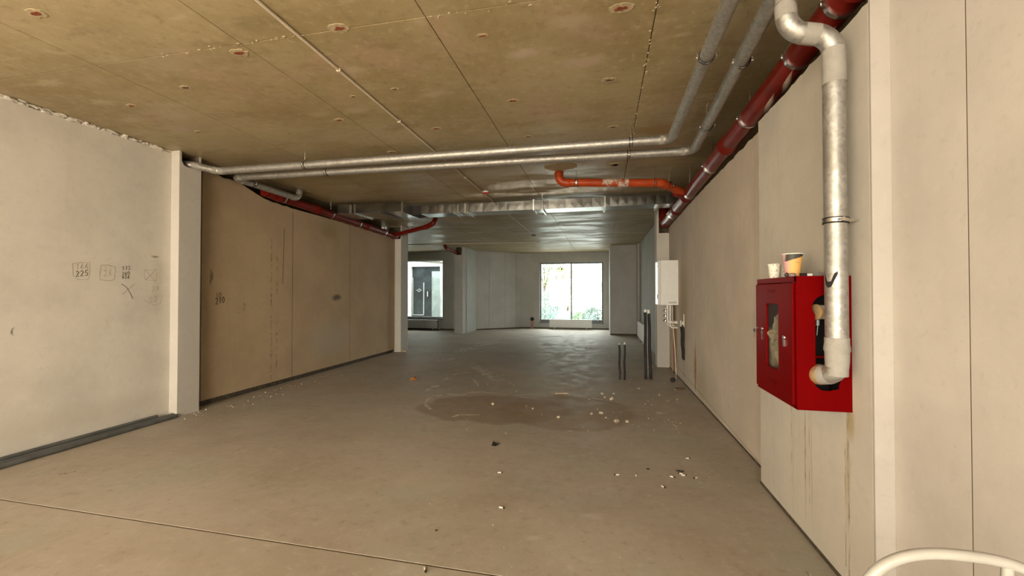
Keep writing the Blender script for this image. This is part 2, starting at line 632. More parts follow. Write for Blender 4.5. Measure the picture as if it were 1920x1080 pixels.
# ---- floor: two screed slabs with an open joint between them
floor = G().box(-12.2, 2.2, -7, 18.4, -0.30, -0.03).build('floor', M_void)
tag(floor, kind='structure')


def jy(x):
    return 2.241 - 0.01303 * (x + 4.3)


G().prism([(-12, -6.9), (2.1, -6.9), (2.1, jy(2.1) - 0.008), (-12, jy(-12) - 0.008)], 2, -0.2, 0.0).build('screed_slab', M_floor, floor)
G().prism([(-12, jy(-12) + 0.006), (2.1, jy(2.1) + 0.006), (2.1, 18.3), (-12, 18.3)], 2, -0.2, 0.0).build('screed_slab', M_floor, floor)

G().prism([(-12, jy(-12) - 0.0085), (2.1, jy(2.1) - 0.0085), (2.1, jy(2.1) + 0.0065), (-12, jy(-12) + 0.0065)], 2, -0.15, -0.0025).build('joint_filler', M_crack, floor)

# ---- ceiling: formwork panels with joints
ceil = G().box(-12.2, 2.2, -7, 18.4, ZC + 0.02, ZC + 0.3).build('ceiling', M_void)
tag(ceil, kind='structure')
xs = [-12.0, -9.2, -7.9, -6.55, -5.17, -3.80, -2.47, -1.09, 0.33, 1.72, 2.1]
ys = [-6.9, -5.0, -2.5, 0.0, 2.47, 5.02, 7.48, 9.95, 12.4, 14.1, 16.4, 18.3]
for i in range(len(xs) - 1):
    for j in range(len(ys) - 1):
        g = 0.0035
        G().box(xs[i] + g, xs[i + 1] - g, ys[j] + g, ys[j + 1] - g, ZC + random.uniform(0, 0.002), ZC + 0.05).build('formwork_panel', M_ceil, ceil)

# crumbled grout along some ceiling joints
g = G()
for k_ in range(90):
    side = random.random()
    if side < 0.5:
        p = (0.33 + random.gauss(0, 0.012), random.uniform(2.4, 5.0))
    else:
        p = (random.choice([random.uniform(-1.1, -0.4), random.uniform(-2.5, -1.9), random.uniform(-3.2, -2.6)]), 2.47 + random.gauss(0, 0.012))
    s_ = random.uniform(0.003, 0.008)
    g.blob((p[0], p[1], ZC), s_ * random.uniform(1, 2), s_ * random.uniform(1, 2), 0.004, 1, 0.4, k_)
g.build('grout_crumbs', M_halo, ceil, kind='stuff')

# red-brown spacer spots with chipped edges
spots = [(67, 25, .05), (448, 99, .055), (247, 198, .04), (348, 164, .04), (635, 53, .06), (904, 67, .03), (962, 189, .045), (1165, 15, .06), (740, 167, .028),
         (662, 181, .025), (636, 225, .045), (818, 241, .045), (990, 256, .04), (1149, 238, .045), (735, 285, .05), (370, 247, .03), (1142, 150, .05)]
for i, (px, py, s_) in enumerate(spots):
    c = at(px, py, 2, ZC)
    s_ *= 0.78
    red = i not in (3, 8, 9, 15, 16, 13)
    halo = G()
    n_ = 18
    pts = []
    for a in range(n_):
        k_ = 1.35 + 0.45 * noise.noise((i * 3.3, a * 0.9, 0))
        pts.append((c.x + math.cos(2 * math.pi * a / n_) * s_ * k_ * 1.2, c.y + math.sin(2 * math.pi * a / n_) * s_ * k_ * 0.75))
    halo.prism(pts, 2, ZC - 0.002, ZC + 0.01).build('chipped_rim', M_halo, ceil)
    pts = []
    for a in range(n_):
        k_ = 0.85 + 0.75 * noise.noise((i * 5.1, a * 0.8, 4))
        pts.append((c.x + math.cos(2 * math.pi * a / n_) * s_ * k_ * 1.1, c.y + math.sin(2 * math.pi * a / n_) * s_ * k_ * 0.45))
    G().prism(pts, 2, ZC - 0.004, ZC + 0.01).build('spacer_spot', M_spall if red else M_crack, ceil)
for (px, py, s_) in ((1155, 308, .12), (1052, 312, .22)):
    c = at(px, py, 2, ZC)
    pts = []
    for a in range(24):
        k_ = 1 + 0.35 * noise.noise((px * 0.1, a * 0.7, 1))
        pts.append((c.x + math.cos(2 * math.pi * a / 24) * s_ * k_, c.y + math.sin(2 * math.pi * a / 24) * s_ * k_ * 0.8))
    G().prism(pts, 2, ZC - 0.006, ZC + 0.01).build('mortar_patch', M_halo, ceil)
c = at(1153, 308, 2, ZC)
G().lathe([(0.062, 0), (0.062, 0.012), (0.045, 0.012), (0.045, 0)], (c.x, c.y, ZC - 0.012), 20).build('core_hole_rim', M_skin, ceil, smooth=True)
G().lathe([(0.044, 0), (0.044, 0.003)], (c.x, c.y, ZC - 0.009), 20).build('core_hole', M_crack, ceil)

# ---- left wall, near part
wl = G().box(-5.6, XL, -6.9, 4.165, 0, ZC).build('wall_left', M_wall_l)
tag(wl, kind='structure')
g = G()
for k_ in range(260):
    y = random.uniform(0.5, 4.12)
    s_ = random.uniform(0.006, 0.024)
    lump = noise.noise((y * 2.3, 0, 5)) + 0.35
    if lump < 0:
        continue
    g.blob((XL + random.uniform(-0.004, 0.03) * lump * 1.5, y, ZC - random.uniform(0, 0.028)), s_, s_ * random.uniform(1, 3), s_ * 0.7, 1, 0.5, k_)
g.build('crumbled_plaster_edge', M_wall_l, wl, kind='stuff')
g = G()
pts = [(XL, 0.4 + i * 0.05, ZC - 0.022 - 0.016 * abs(noise.noise((i * 0.37, 2, 2)))) for i in range(76)]
g.ribbon(pts, (1, 0, 0), [0.004 + 0.012 * abs(noise.noise((i * 0.61, 7, 1))) for i in range(76)], 0.0012)
g.build('edge_crack', M_crack, wl)

# pencil figures on the wall, drawn as strokes in (Y, Z)
DIG = {'0': [[(.5, 1), (.1, .7), (.1, .3), (.5, 0), (.9, .3), (.9, .7), (.5, 1)]],
       '1': [[(.1, .7), (.6, 1), (.5, 0)]],
       '2': [[(.1, .8), (.5, 1), (.9, .75), (.5, .35), (.05, 0), (.95, .05)]],
       '3': [[(.1, .95), (.8, .95), (.4, .55), (.85, .3), (.5, 0), (.1, .1)]],
       '4': [[(.6, 1), (.1, .4), (.9, .4)], [(.65, .7), (.6, 0)]],
       '5': [[(.9, 1), (.3, 1), (.2, .55), (.75, .5), (.8, .15), (.3, 0), (.1, .1)]],
       '6': [[(.8, 1), (.3, .6), (.1, .2), (.5, 0), (.85, .25), (.5, .5), (.15, .3)]],
       '7': [[(.1, .95), (.9, 1), (.4, 0)], [(.3, .5), (.8, .55)]],
       '8': [[(.5, .52), (.15, .8), (.5, 1), (.85, .8), (.15, .25), (.5, 0), (.85, .25), (.5, .52)]]}


def scribble(text, x, y, z, w, h, lw, mat, parent, name, up=1):
    g_ = G()
    for i, ch in enumerate(text):
        for st in DIG[ch]:
            g_.ribbon([(x, y + (i + p[0] * 0.8) * w, z + p[1] * h + i * 0.1 * h) for p in st], (1, 0, 0), lw)
    return g_.build(name, mat, parent, recalc=False)


def stroke(pts, x, lw, mat, parent, name):
    return G().ribbon([(x, p[0], p[1]) for p in pts], (1, 0, 0), lw).build(name, mat, parent, recalc=False)


scribble('166', XL, 3.215, 1.745, 0.038, 0.055, 0.005, M_faint, wl, 'pencil_number')
scribble('225', XL, 3.215, 1.672, 0.038, 0.055, 0.008, M_pencil, wl, 'pencil_number')
stroke([(3.19, 1.80), (3.26, 1.815), (3.335, 1.825), (3.335, 1.70), (3.32, 1.645), (3.24, 1.64), (3.195, 1.68), (3.19, 1.80)], XL, 0.004, M_faint, wl, 'pencil_frame')
scribble('28', XL, 3.455, 1.685, 0.045, 0.06, 0.004, M_faint, wl, 'pencil_number')
scribble('33', XL, 3.455, 1.745, 0.045, 0.05, 0.003, M_faint, wl, 'pencil_number')
stroke([(3.435, 1.80), (3.425, 1.70), (3.425, 1.645), (3.53, 1.635), (3.56, 1.66), (3.57, 1.79), (3.50, 1.805), (3.435, 1.80)], XL, 0.005, M_faint, wl, 'pencil_frame')
scribble('173', XL, 3.632, 1.755, 0.030, 0.045, 0.007, M_pencil, wl, 'pencil_number')
scribble('260', XL, 3.632, 1.702, 0.028, 0.036, 0.007, M_pencil, wl, 'pencil_number')
scribble('456', XL, 3.632, 1.662, 0.028, 0.034, 0.008, M_pencil, wl, 'pencil_number')
stroke([(3.63, 1.605), (3.68, 1.57), (3.72, 1.50), (3.745, 1.44)], XL, 0.007, M_pencil, wl, 'pencil_cross')
stroke([(3.76, 1.605), (3.70, 1.55), (3.64, 1.49)], XL, 0.005, M_faint, wl, 'pencil_cross')
stroke([(3.87, 1.78), (3.92, 1.72), (3.99, 1.64)], XL, 0.004, M_faint, wl, 'pencil_cross')
stroke([(3.99, 1.79), (3.94, 1.72), (3.88, 1.66)], XL, 0.005, M_faint, wl, 'pencil_cross')
stroke([(3.86, 1.77), (3.87, 1.66), (4.0, 1.65), (4.0, 1.78), (3.86, 1.77)], XL, 0.003, M_faint, wl, 'pencil_frame')
scribble('28', XL, 3.95, 1.53, 0.045, 0.055, 0.005, M_faint, wl, 'pencil_number')
scribble('52', XL, 3.92, 1.40, 0.05, 0.055, 0.005, M_faint, wl, 'pencil_number')
stroke([(3.87, 1.42), (3.98, 1.36), (4.05, 1.38), (4.07, 1.47), (3.97, 1.47)], XL, 0.004, M_faint, wl, 'pencil_frame')

# ---- pier at the end of the near left wall, notched at the top for a pipe
pl1 = G()
pl1.prism([(4.165, 0), (4.45, 0), (4.45, 3.25), (4.425, 3.25), (4.425, 3.075), (4.25, 3.075), (4.215, 3.09), (4.195, 3.13), (4.19, 3.25), (4.165, 3.25)], 0, -5.56, -5.05)
tag(pl1.build('pillar', M_white), kind='structure')

tag(G().box(-5.56, -5.055, 4.4235, 4.4250, 3.075, ZC).box(-5.56, -5.055, 4.196, 4.1975, 3.10, ZC).box(-5.58, -5.56, 4.19, 4.425, 3.0, ZC).build('dark_recess_lining', M_void), kind='structure')  # thin dark sheets added to paint the inside of the notch as shade

# ---- left wall, inner part: panels over a strip coloured dark as the shadow gap, ragged top under the pipes
wl2 = G().box(-5.75, -5.62, 4.45, 10.0, 0, ZC).build('wall_left', M_void)
tag(wl2, kind='structure')


def ztop_l(y):
    pts_ = [(4.45, 3.16), (5.2, 3.13), (5.7, 2.99), (6.3, 2.965), (7.3, 2.965), (8.5, 2.945), (10.0, 2.895)]
    for (a, b), (c_, d) in zip(pts_, pts_[1:]):
        if a <= y <= c_:
            return b + (d - b) * (y - a) / (c_ - a) + 0.018 * noise.noise((y * 9, 1, 0))
    return 2.9


def ragged_panel(x0, x1, y0, y1, z0, ztop, name, mat, parent, step=0.04):
    g_ = G()
    n_ = max(2, int((y1 - y0) / step))
    yy = [y0 + (y1 - y0) * i / n_ for i in range(n_ + 1)]
    zb = z0 if callable(z0) else (lambda y: z0)
    vs_ = []
    for y in yy:
        vs_ += [(x0, y, zb(y)), (x1, y, zb(y)), (x1, y, ztop(y)), (x0, y, ztop(y))]
    fs = []
    for i in range(n_):
        b = 4 * i
        for k_ in range(4):
            k2 = (k_ + 1) % 4
            fs.append((b + k_, b + k2, b + 4 + k2, b + 4 + k_))
    fs += [(0, 3, 2, 1), (4 * n_, 4 * n_ + 1, 4 * n_ + 2, 4 * n_ + 3)]
    return g_.add(vs_, fs).build(name, mat, parent)


for (a, b) in ((4.45, 4.610), (4.622, 6.300), (6.314, 7.991), (8.003, 9.96)):
    ragged_panel(-5.62, XL2 - (0.025 if a < 4.5 else 0.0), a, b, 0.07, ztop_l, 'wall_panel', M_wall_l2, wl2)
for y_ in (4.616, 6.307, 7.997):
    G().box(-5.6, XL2 - (0.028 if y_ < 5 else 0.002), y_ - 0.007, y_ + 0.007, 0.07, 2.9).build('joint_filler', M_crack, wl2)
bb = G().box(-5.62, XL2 - 0.015, 4.45, 9.97, 0, 0.07).build('gap_shade_left', M_gapshade)  # shade of the gap below the panels, put in as a dark strip
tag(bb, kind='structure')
scribble('30', XL2, 4.83, 1.435, 0.05, 0.07, 0.010, M_pencil, wl2, 'marker_number')
scribble('210', XL2, 4.83, 1.352, 0.05, 0.085, 0.013, M_crack, wl2, 'marker_number')
scribble('2', XL2, 5.28, 1.26, 0.06, 0.09, 0.008, M_pencil, wl2, 'pencil_number')
scribble('28', XL2, 5.22, 1.38, 0.06, 0.08, 0.004, M_faint, wl2, 'pencil_number')
stroke([(5.18, 1.48), (5.18, 1.22), (5.36, 1.22), (5.36, 1.48)], XL2, 0.004, M_faint, wl2, 'pencil_frame')
# dotted seams of grout bleeding out, and one thin vertical crack
for (px, y0, y1, w_) in ((509, 445, 712, 0.03), (520, 480, 560, 0.03), (519, 600, 690, 0.03)):
    a, b = at(px, y0, 0, XL2), at(px - 1, y1, 0, XL2)
    G().ribbon([(XL2, a.y + (b.y - a.y) * i / 24 + 0.012 * noise.noise((i * .8, px, 0)), a.z + (b.z - a.z) * i / 24) for i in range(25)], (1, 0, 0), w_).build('grout_bleed', M_drip, wl2, recalc=False)
a, b = at(533, 428, 0, XL2), at(530, 532, 0, XL2)
G().ribbon([(XL2, a.y + (b.y - a.y) * i / 12, a.z + (b.z - a.z) * i / 12) for i in range(13)], (1, 0, 0), [0.012 + 0.008 * noise.noise((i, 3, 3)) for i in range(13)]).build('crack', M_crack, wl2, recalc=False)

# ---- third pier on the left: cut away on top where the red pipe leaves
pl3 = G()
pl3.box(-5.26, -5.05, 9.97, 10.36, 0, 2.90)
pl3.box(-5.085, -5.05, 10.0, 10.36, 2.90, ZC)
pl3.box(-5.6, -5.26, 9.99, 10.36, 0, 2.9)
tag(pl3.build('pillar', M_white), kind='structure')
G().box(-5.60, -5.10, 10.30, 10.36, 2.9, ZC).build('dark_recess_lining', M_void)['kind'] = 'structure'

# ---- right side: near wall of two panels, deep pier, recessed wall, far pier
wr0 = G().box(1.72, 1.9, -6.9, 15.7, 0, ZC).build('wall_right', M_void)
tag(wr0, kind='structure')
wr = empty('wall_right', (XRN, 0, 0), kind='structure')
G().box(XRN, 1.7, -6.9, 1.834, 0, 2.93).build('wall_panel', M_wall_near, wr)
G().box(XRN, 1.7, 1.839, 2.246, 0, 2.93).build('wall_panel', M_wall_near, wr)


G().box(XRN + 0.0004, 1.6, 1.8338, 1.8392, 0, 2.92).build('joint_filler', M_crack, wr)


def ztop_p(y):
    return 2.865 + 0.02 * noise.noise((y * 8, 3, 0)) + 0.012 * noise.noise((y * 31, 3, 0))


pr = empty('pillar', (XR1, 2.25, 0), kind='structure')
G().box(XR1, 1.7, 2.2475, 2.262, 0, 2.93).build('white_edge_face', M_edge, pr)
ragged_panel(XR1, 1.7, 2.266, 3.68, 0, ztop_p, 'wall_panel', M_pil_r, pr)


def ztop_r(y):
    return 2.905 - 0.012 * max(0, y - 7) + 0.022 * noise.noise((y * 6, 9, 0)) + 0.014 * noise.noise((y * 27, 9, 0))


def zline(y):
    return 0.032 + (y - 3.936) * 0.0325


wr2 = empty('wall_right', (XR2, 3.7, 0), kind='structure')
ragged_panel(XR2, 1.7, 3.68, 6.655, lambda y: zline(y) + 0.003, ztop_r, 'wall_panel', M_wall_r, wr2)
ragged_panel(XR2, 1.7, 6.661, 9.05, lambda y: zline(y) + 0.003, ztop_r, 'wall_panel', M_wall_r, wr2)
ragged_panel(XR2, 1.7, 3.68, 6.655, 0.0, lambda y: zline(y) - 0.003, 'plinth_panel', M_wall_r, wr2)
ragged_panel(XR2, 1.7, 6.661, 9.05, 0.0, lambda y: zline(y) - 0.003, 'plinth_panel', M_wall_r, wr2)
for (yy, w_) in ((3.83, 0.010), (4.02, 0.006)):
    G().ribbon([(XR2, yy + 0.01 * noise.noise((i * .5, yy, 0)), 0.05 + i * 0.11) for i in range(26)], (-1, 0, 0), w_).build('grout_bleed', M_drip, wr2, recalc=False)
for (yy, z0, z1, w_) in ((2.93, 0.12, 0.88, 0.012), (2.875, 0.2, 0.86, 0.01), (2.46, 0.05, 0.9, 0.016), (2.49, 0.1, 0.7, 0.008), (3.12, 0.1, 0.8, 0.008)):
    G().ribbon([(XR1, yy + 0.006 * noise.noise((i * .5, yy, 0)), z0 + (z1 - z0) * i / 20) for i in range(21)], (-1, 0, 0), w_).build('rust_run', speckled('rust_run', (0.42, 0.31, 0.16), 0.45, 0.45, 0.65, 14, (3, 3, 0.6)), pr, recalc=False)
G().ribbon([(XR2, 6.63 + 0.012 * noise.noise((i * .9, 2, 0)), 0.05 + i * 0.035) for i in range(14)], (-1, 0, 0), 0.035).build('rust_run', speckled('rust_streak', (0.20, 0.09, 0.025), 0.9, 0.40, 0.55, 14, (3, 3, 0.8)), wr2, recalc=False)

pf = G()
pf.box(1.092, 1.6, 9.05, 9.40, 0, 2.735)
pf.box(1.092, 1.135, 9.05, 9.40, 2.735, ZC)
tag(pf.build('pillar', M_white), kind='structure')
G().box(1.135, 1.7, 9.34, 9.40, 2.735, ZC).build('dark_recess_lining', M_void)['kind'] = 'structure'

bs = G().box(XR1 - 0.004, XR1 + 0.05, 2.25, 3.684, 0, 0.022).box(XR2 - 0.004, XR2 + 0.05, 3.684, 9.05, 0, 0.020)  # dark strips painting the shade where the right wall meets the floor
tag(bs.build('gap_shade_right', M_gapshade), kind='structure')
G().prism([(2.435, 2.735), (2.480, 2.735), (2.475, 2.70), (2.458, 2.66), (2.440, 2.70)], 0, XR1 - 0.012, XR1 + 0.01).build('plaster_chip', M_white, pr)

# ---- far hall
wf = empty('wall_right', (1.27, 9.4, 0), kind='structure')
ragged_panel(1.27, 1.6, 9.4, 12.0, 0, lambda y: 3.22 + 0.03 * noise.noise((y * 5, 1, 7)), 'wall_panel', M_wall_far, wf)
ragged_panel(1.27, 1.6, 12.006, 15.69, 0, lambda y: 3.235 + 0.02 * noise.noise((y * 5, 1, 7)), 'wall_panel', M_wall_far, wf)
G().box(1.20, 1.27, 15.30, 15.69, 0, ZC).build('pipe_casing', M_wall_far, wf)
tag(G().box(0.272, 1.7, 15.69, 18.2, 0, ZC).build('pillar', M_wall_far), kind='structure')

wb = empty('wall_back', (-1.5, 18.05, 0), kind='structure')
WY, W0, W1, WZ0, WZ1 = 18.0, -2.64, 0.035, 0.26, 2.83
G().box(-3.42, W0, WY, WY + 0.25, 0, ZC).build('wall_panel', M_wall_far, wb)
G().box(W1, 0.272, WY, WY + 0.25, 0, ZC).build('wall_panel', M_wall_far, wb)
G().box(W0, W1, WY, WY + 0.25, WZ1, ZC).build('lintel', M_wall_far, wb)
G().box(W0, W1, WY, WY + 0.25, 0, WZ0).build('sill_wall', M_wall_far, wb)
# slanting wall of three panels
dg = empty('wall_slanted', (-4.2, 17.3, 0), kind='structure')
A, B = Vector((-5.06, 16.6, 0)), Vector((-3.40, 18.0, 0))
dvec = (B - A).normalized()
dn = Vector((-dvec.y, dvec.x, 0))
cuts = [0.0, 0.27, 0.62, 0.86, 1.0]
L_ = (B - A).length
for a, b in zip(cuts, cuts[1:]):
    m0, m1 = A + dvec * (a * L_ + 0.004), A + dvec * (b * L_ - 0.004)
    cc = (m0 + m1) / 2 + dn * 0.12
    G().obox((cc.x, cc.y, ZC / 2), dvec, dn, Vector((0, 0, 1)), (m1 - m0).length / 2, 0.12, ZC / 2).build('wall_panel', M_wall_far, dg)
G().box(-5.30, -5.06, 15.4, 16.68, 0, ZC).build('wall_panel', M_wall_far, dg)
# free-standing pier with the notch for the far red pipe
pc = G()
pc.box(-5.43, -5.10, 15.0, 15.41, 0, 2.945)
pc.box(-5.14, -5.10, 15.0, 15.41, 2.945, ZC)
tag(pc.build('pillar', M_wall_far), kind='structure')
G().box(-5.43, -5.14, 15.2, 15.3, 2.945, ZC).build('dark_recess_lining', M_void)['kind'] = 'structure'
# alcove with its own window
wa = empty('wall_back', (-7.2, 16.5, 0), kind='structure')
AY, A0, A1, AZ0, AZ1 = 16.45, -8.6, -6.46, 0.43, 2.90
G().box(-12.0, A0, AY, AY + 0.25, 0, ZC).build('wall_panel', M_wall_far, wa)
G().box(A1, -5.30, AY, AY + 0.25, 0, ZC).build('wall_panel', M_wall_far, wa)
G().box(A0, A1, AY, AY + 0.25, AZ1, ZC).build('lintel', M_wall_far, wa)
G().box(A0, A1, AY, AY + 0.25, 0, AZ0).build('sill_wall', M_wall_far, wa)
tag(G().box(-12.1, -11.9, 10.36, 16.7, 0, ZC).build('wall_left', M_wall_far), kind='structure')
tag(G().box(-12.0, -5.56, 10.16, 10.36, 0, ZC).build('wall_front', M_wall_far), kind='structure')

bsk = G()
bsk.box(-3.40, 0.272, 17.985, 18.0, 0, 0.045).box(0.272, 1.27, 15.675, 15.69, 0, 0.05).box(-12, -5.3, 16.435, 16.45, 0, 0.05)  # gap shadow at the foot of the far walls, built as dark strips
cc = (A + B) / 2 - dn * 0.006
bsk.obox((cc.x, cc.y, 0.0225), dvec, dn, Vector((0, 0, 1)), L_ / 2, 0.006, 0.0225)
tag(bsk.build('gap_shade_back', M_gapshade), kind='structure')

# wall behind the camera with the glazed shop front opening
wz = empty('wall_front', (-1.9, -3.6, 0), kind='structure')
G().box(-5.6, -5.0, -3.75, -3.5, 0, ZC).build('wall_panel', M_wall_near, wz)
G().box(1.2, 1.9, -3.75, -3.5, 0, ZC).build('wall_panel', M_wall_near, wz)
G().box(-5.0, 1.2, -3.75, -3.5, 2.9, ZC).build('lintel', M_wall_near, wz)
G().box(-5.0, 1.2, -3.75, -3.5, 0, 0.2).build('sill_wall', M_wall_near, wz)


# ---- windows
def window(name, x0, x1, y, z0, z1, mull, fw, mframe, mmull):
    w = empty(name, ((x0 + x1) / 2, y, z0), kind='structure')
    g_ = G()
    g_.box(x0, x0 + fw, y, y + 0.07, z0, z1)
    g_.box(x1 - fw, x1, y, y + 0.07, z0, z1)
    g_.box(x0 + fw, x1 - fw, y, y + 0.07, z1 - fw, z1)
    g_.box(x0 + fw, x1 - fw, y, y + 0.07, z0, z0 + fw * 2)
    g_.build('window_frame', mframe, w, bevel=0.004)
    ed = [x0 + fw] + mull + [x1 - fw]
    for m in mull:
        G().box(m - fw / 2, m + fw / 2, y, y + 0.07, z0 + fw * 2, z1 - fw).build('mullion', mmull, w, bevel=0.004)
    for a, b in zip(ed, ed[1:]):
        ma = a + (fw / 2 if a in mull else 0)
        mb = b - (fw / 2 if b in mull else 0)
        G().box(ma, mb, y + 0.03, y + 0.036, z0 + fw * 2, z1 - fw).build('pane', M_glass, w)
    G().box(x0 - 0.03, x1 + 0.03, y - 0.16, y + 0.01, z0 - 0.03, z0).build('window_sill', M_frame, w, bevel=0.004)
    return w


window('window_1', W0, W1, WY + 0.10, WZ0, WZ1, [-1.29], 0.06, M_frame, M_frame)
window('window_2', A0, A1, AY + 0.10, AZ0, AZ1, [], 0.05, M_frame_w, M_frame_w)
window('window_3', -5.0, 1.2, -3.66, 0.2, 2.9, [-3.4, -1.9, -0.4], 0.06, M_frame, M_frame)

# ---- floor marks: pale drag marks and the rim of the damp patch
drags = [
    ([(875, 678), (895, 690), (925, 708), (955, 724)], 0.10), ([(882, 678), (905, 694), (935, 712)], 0.06), ([(806, 681), (845, 673), (868, 668)], 0.10),
    ([(852, 662), (872, 655), (892, 652)], 0.10), ([(867, 644), (905, 643), (935, 641)], 0.08), ([(880, 650), (915, 646), (938, 640)], 0.05),
    ([(886, 708), (892, 716), (897, 724)], 0.04), ([(800, 733), (815, 725), (822, 722)], 0.05), ([(828, 716), (845, 705), (862, 699)], 0.04),
    ([(796, 757), (803, 748), (815, 743), (838, 739), (865, 741), (885, 736), (905, 735), (935, 738)], 0.045),
    ([(935, 738), (960, 742), (1000, 739), (1060, 738)], 0.020), ([(796, 757), (808, 768)], 0.03), ([(1085, 742), (1120, 748), (1150, 752)], 0.02),
    ([(1030, 676), (1050, 668), (1062, 660)], 0.08), ([(1060, 651), (1120, 653), (1155, 654)], 0.03), ([(1020, 645), (1035, 648)], 0.12),
    ([(1128, 672), (1138, 665), (1145, 671)], 0.04), ([(1173, 669), (1195, 671), (1203, 673)], 0.03), ([(845, 783), (860, 778), (900, 778)], 0.03),
    ([(1063, 809), (1078, 810)], 0.04), ([(1230, 773), (1248, 777)], 0.05), ([(1085, 667), (1100, 668)], 0.05), ([(975, 630), (1010, 632), (1060, 630)], 0.12),
    ([(860, 700), (880, 698)], 0.03)]
for i, (pp, w_) in enumerate(drags):
    ps = [at(x, y, 2, 0) for (x, y) in pp]
    fine = []
    for a, b in zip(ps, ps[1:]):
        fine += [a.lerp(b, t / 6) for t in range(6)]
    fine.append(ps[-1])
    w_ *= 2.6 if pp[0][1] < 665 else 2.0 if pp[0][1] < 690 else 1.3
    gm = G()
    lines = 1 if w_ < 0.06 else max(3, int(w_ / 0.035))
    rs = random.Random(i)
    for q in range(lines):
        off = (q / max(1, lines - 1) - 0.5) * w_ if lines > 1 else 0.0
        a0, a1 = (0, len(fine)) if lines == 1 else (rs.randrange(0, max(1, len(fine) // 3)), len(fine) - rs.randrange(0, max(1, len(fine) // 3)))
        seg = fine[a0:a1]
        if len(seg) < 2:
            continue
        dirv = (seg[-1] - seg[0]).normalized()
        sd_ = Vector((-dirv.y, dirv.x, 0))
        lw_ = (w_ if lines == 1 else rs.uniform(0.022, 0.050)) * (2.2 if pp[0][1] < 665 else 1.3)
        m2 = len(seg)
        ws = [lw_ * (0.3 + 0.7 * math.sin(math.pi * (k_ + 0.5) / m2)) for k_ in range(m2)]
        gm.ribbon([p_ + sd_ * off for p_ in seg], (0, 0, 1), ws, 0.0004 + 0.00003 * i + 0.000004 * q)
    gm.build('scrape_mark', M_scrape, floor, recalc=False)
for (pp, w_) in (([(110, 890), (125, 888), (142, 884)], 0.03), ([(566, 900), (576, 897)], 0.02), ([(812, 985)], 0)):
    if w_:
        G().ribbon([at(x, y, 2, 0) for (x, y) in pp], (0, 0, 1), w_, 0.0016).build('scuff_mark', M_drip, floor, recalc=False)

# =================================================================== PIPES
def fillet(pts, rad):
    """split a polyline into straights and arcs: [('s', p, q), ('a', [points])]"""
    pts = [Vector(p) for p in pts]
    out = []
    cur = pts[0]
    for i in range(1, len(pts) - 1):
        p = pts[i]
        d0 = (p - pts[i - 1]).normalized()
        d1 = (pts[i + 1] - p).normalized()
        ang = d0.angle(d1)
        t = min(rad * math.tan(ang / 2), 0.49 * (pts[i + 1] - p).length, 0.98 * (p - cur).length)
        a, b = p - d0 * t, p + d1 * t
        r_ = t / math.tan(ang / 2)
        nrm = (d1 - d0 * d0.dot(d1)).normalized()
        c = a + nrm * r_
        ax = d0.cross(d1).normalized()
        arc = []
        for k in range(11):
            q = Matrix.Rotation(ang * k / 10, 3, ax) @ (a - c)
            arc.append(c + q)
        out.append(('s', cur, a))
        out.append(('a', arc))
        cur = b
    out.append(('s', cur, pts[-1]))
    return out


def pipe_run(root, pts, r, rad, mat, mel, band=None, socket=0.0, n=24, blen=0.06, names=('pipe', 'elbow', 'weld_band', 'socket')):
    for seg in fillet(pts, rad):
        if seg[0] == 's':
            if (seg[2] - seg[1]).length > 0.004:
                G().tube([seg[1], seg[2]], r, n).build(names[0], mat, root, smooth=True)
        else:
            arc = seg[1]
            G().tube(arc, r * (1.07 if socket else 1.0), n).build(names[1], mel, root, smooth=True)
            t0, t1 = (arc[0] - arc[1]).normalized(), (arc[-1] - arc[-2]).normalized()
            if band:
                for (e, t) in ((arc[0], t0), (arc[-1], t1)):
                    G().tube([e - t * 0.02, e - t * 0.004, e + t * blen * 0.35, e + t * blen], [r * 1.012, r * 1.018, r * 1.03, r * 1.012], n).build(names[2], band, root, smooth=True)
            if socket:
                for (e, t) in ((arc[0], t0), (arc[-1], t1)):
                    G().tube([e - t * 0.01, e + t * socket * 0.7, e + t * socket * 0.74, e + t * socket * 0.92, e + t * socket], [r * 1.07, r * 1.08, r * 1.17, r * 1.17, r * 1.09], n).build(names[3], mel, root, smooth=True)


def clamp(root, c, axis, r, to=None, ears=None, w=0.022, thin=False):
    """two-part pipe clip with rubber lining, bolts at both ears and a threaded rod to the ceiling or the wall"""
    c = Vector(c)
    ax = Vector(axis).normalized()
    up = Vector((0, 0, 1)) if abs(ax.z) < 0.9 else Vector((0, 1, 0))
    side = ears or ax.cross(up).normalized()
    ring = G().lathe([(r * 1.01, -w / 2), (r * 1.09, -w / 2), (r * 1.09, w / 2), (r * 1.01, w / 2)], c, 24, ax).build('pipe_clamp', M_steel, root, smooth=True)
    if not thin:
        G().lathe([(r * 1.005, -w * 0.85), (r * 1.12, -w * 0.72), (r * 1.12, -w * 0.5), (r * 1.005, -w * 0.5)], c, 24, ax).build('rubber_lining', M_rubber, ring, smooth=True)
        G().lathe([(r * 1.005, w * 0.5), (r * 1.12, w * 0.5), (r * 1.12, w * 0.72), (r * 1.005, w * 0.85)], c, 24, ax).build('rubber_lining', M_rubber, ring, smooth=True)
    for s_ in (-1, 1):
        e = c + side * (r * 1.09 + 0.008) * s_
        o2 = side.cross(ax).normalized()
        G().obox(e, side, ax, o2, 0.012, w / 2, 0.006).build('ear', M_steel, ring)
        G().tube([e - o2 * 0.018, e + o2 * 0.018], 0.0045, 8).build('bolt', M_steel, ring, smooth=True)
    if to is not None:
        to = Vector(to)
        d = (to - c).normalized()
        st = c + d * r * 1.09
        G().tube([st, st + d * 0.02], 0.009, 6).build('nut', M_steel, ring)
        G().tube([st, to], 0.005, 8).build('threaded_rod', M_steel, ring, smooth=True)
    return ring


RG = 0.047
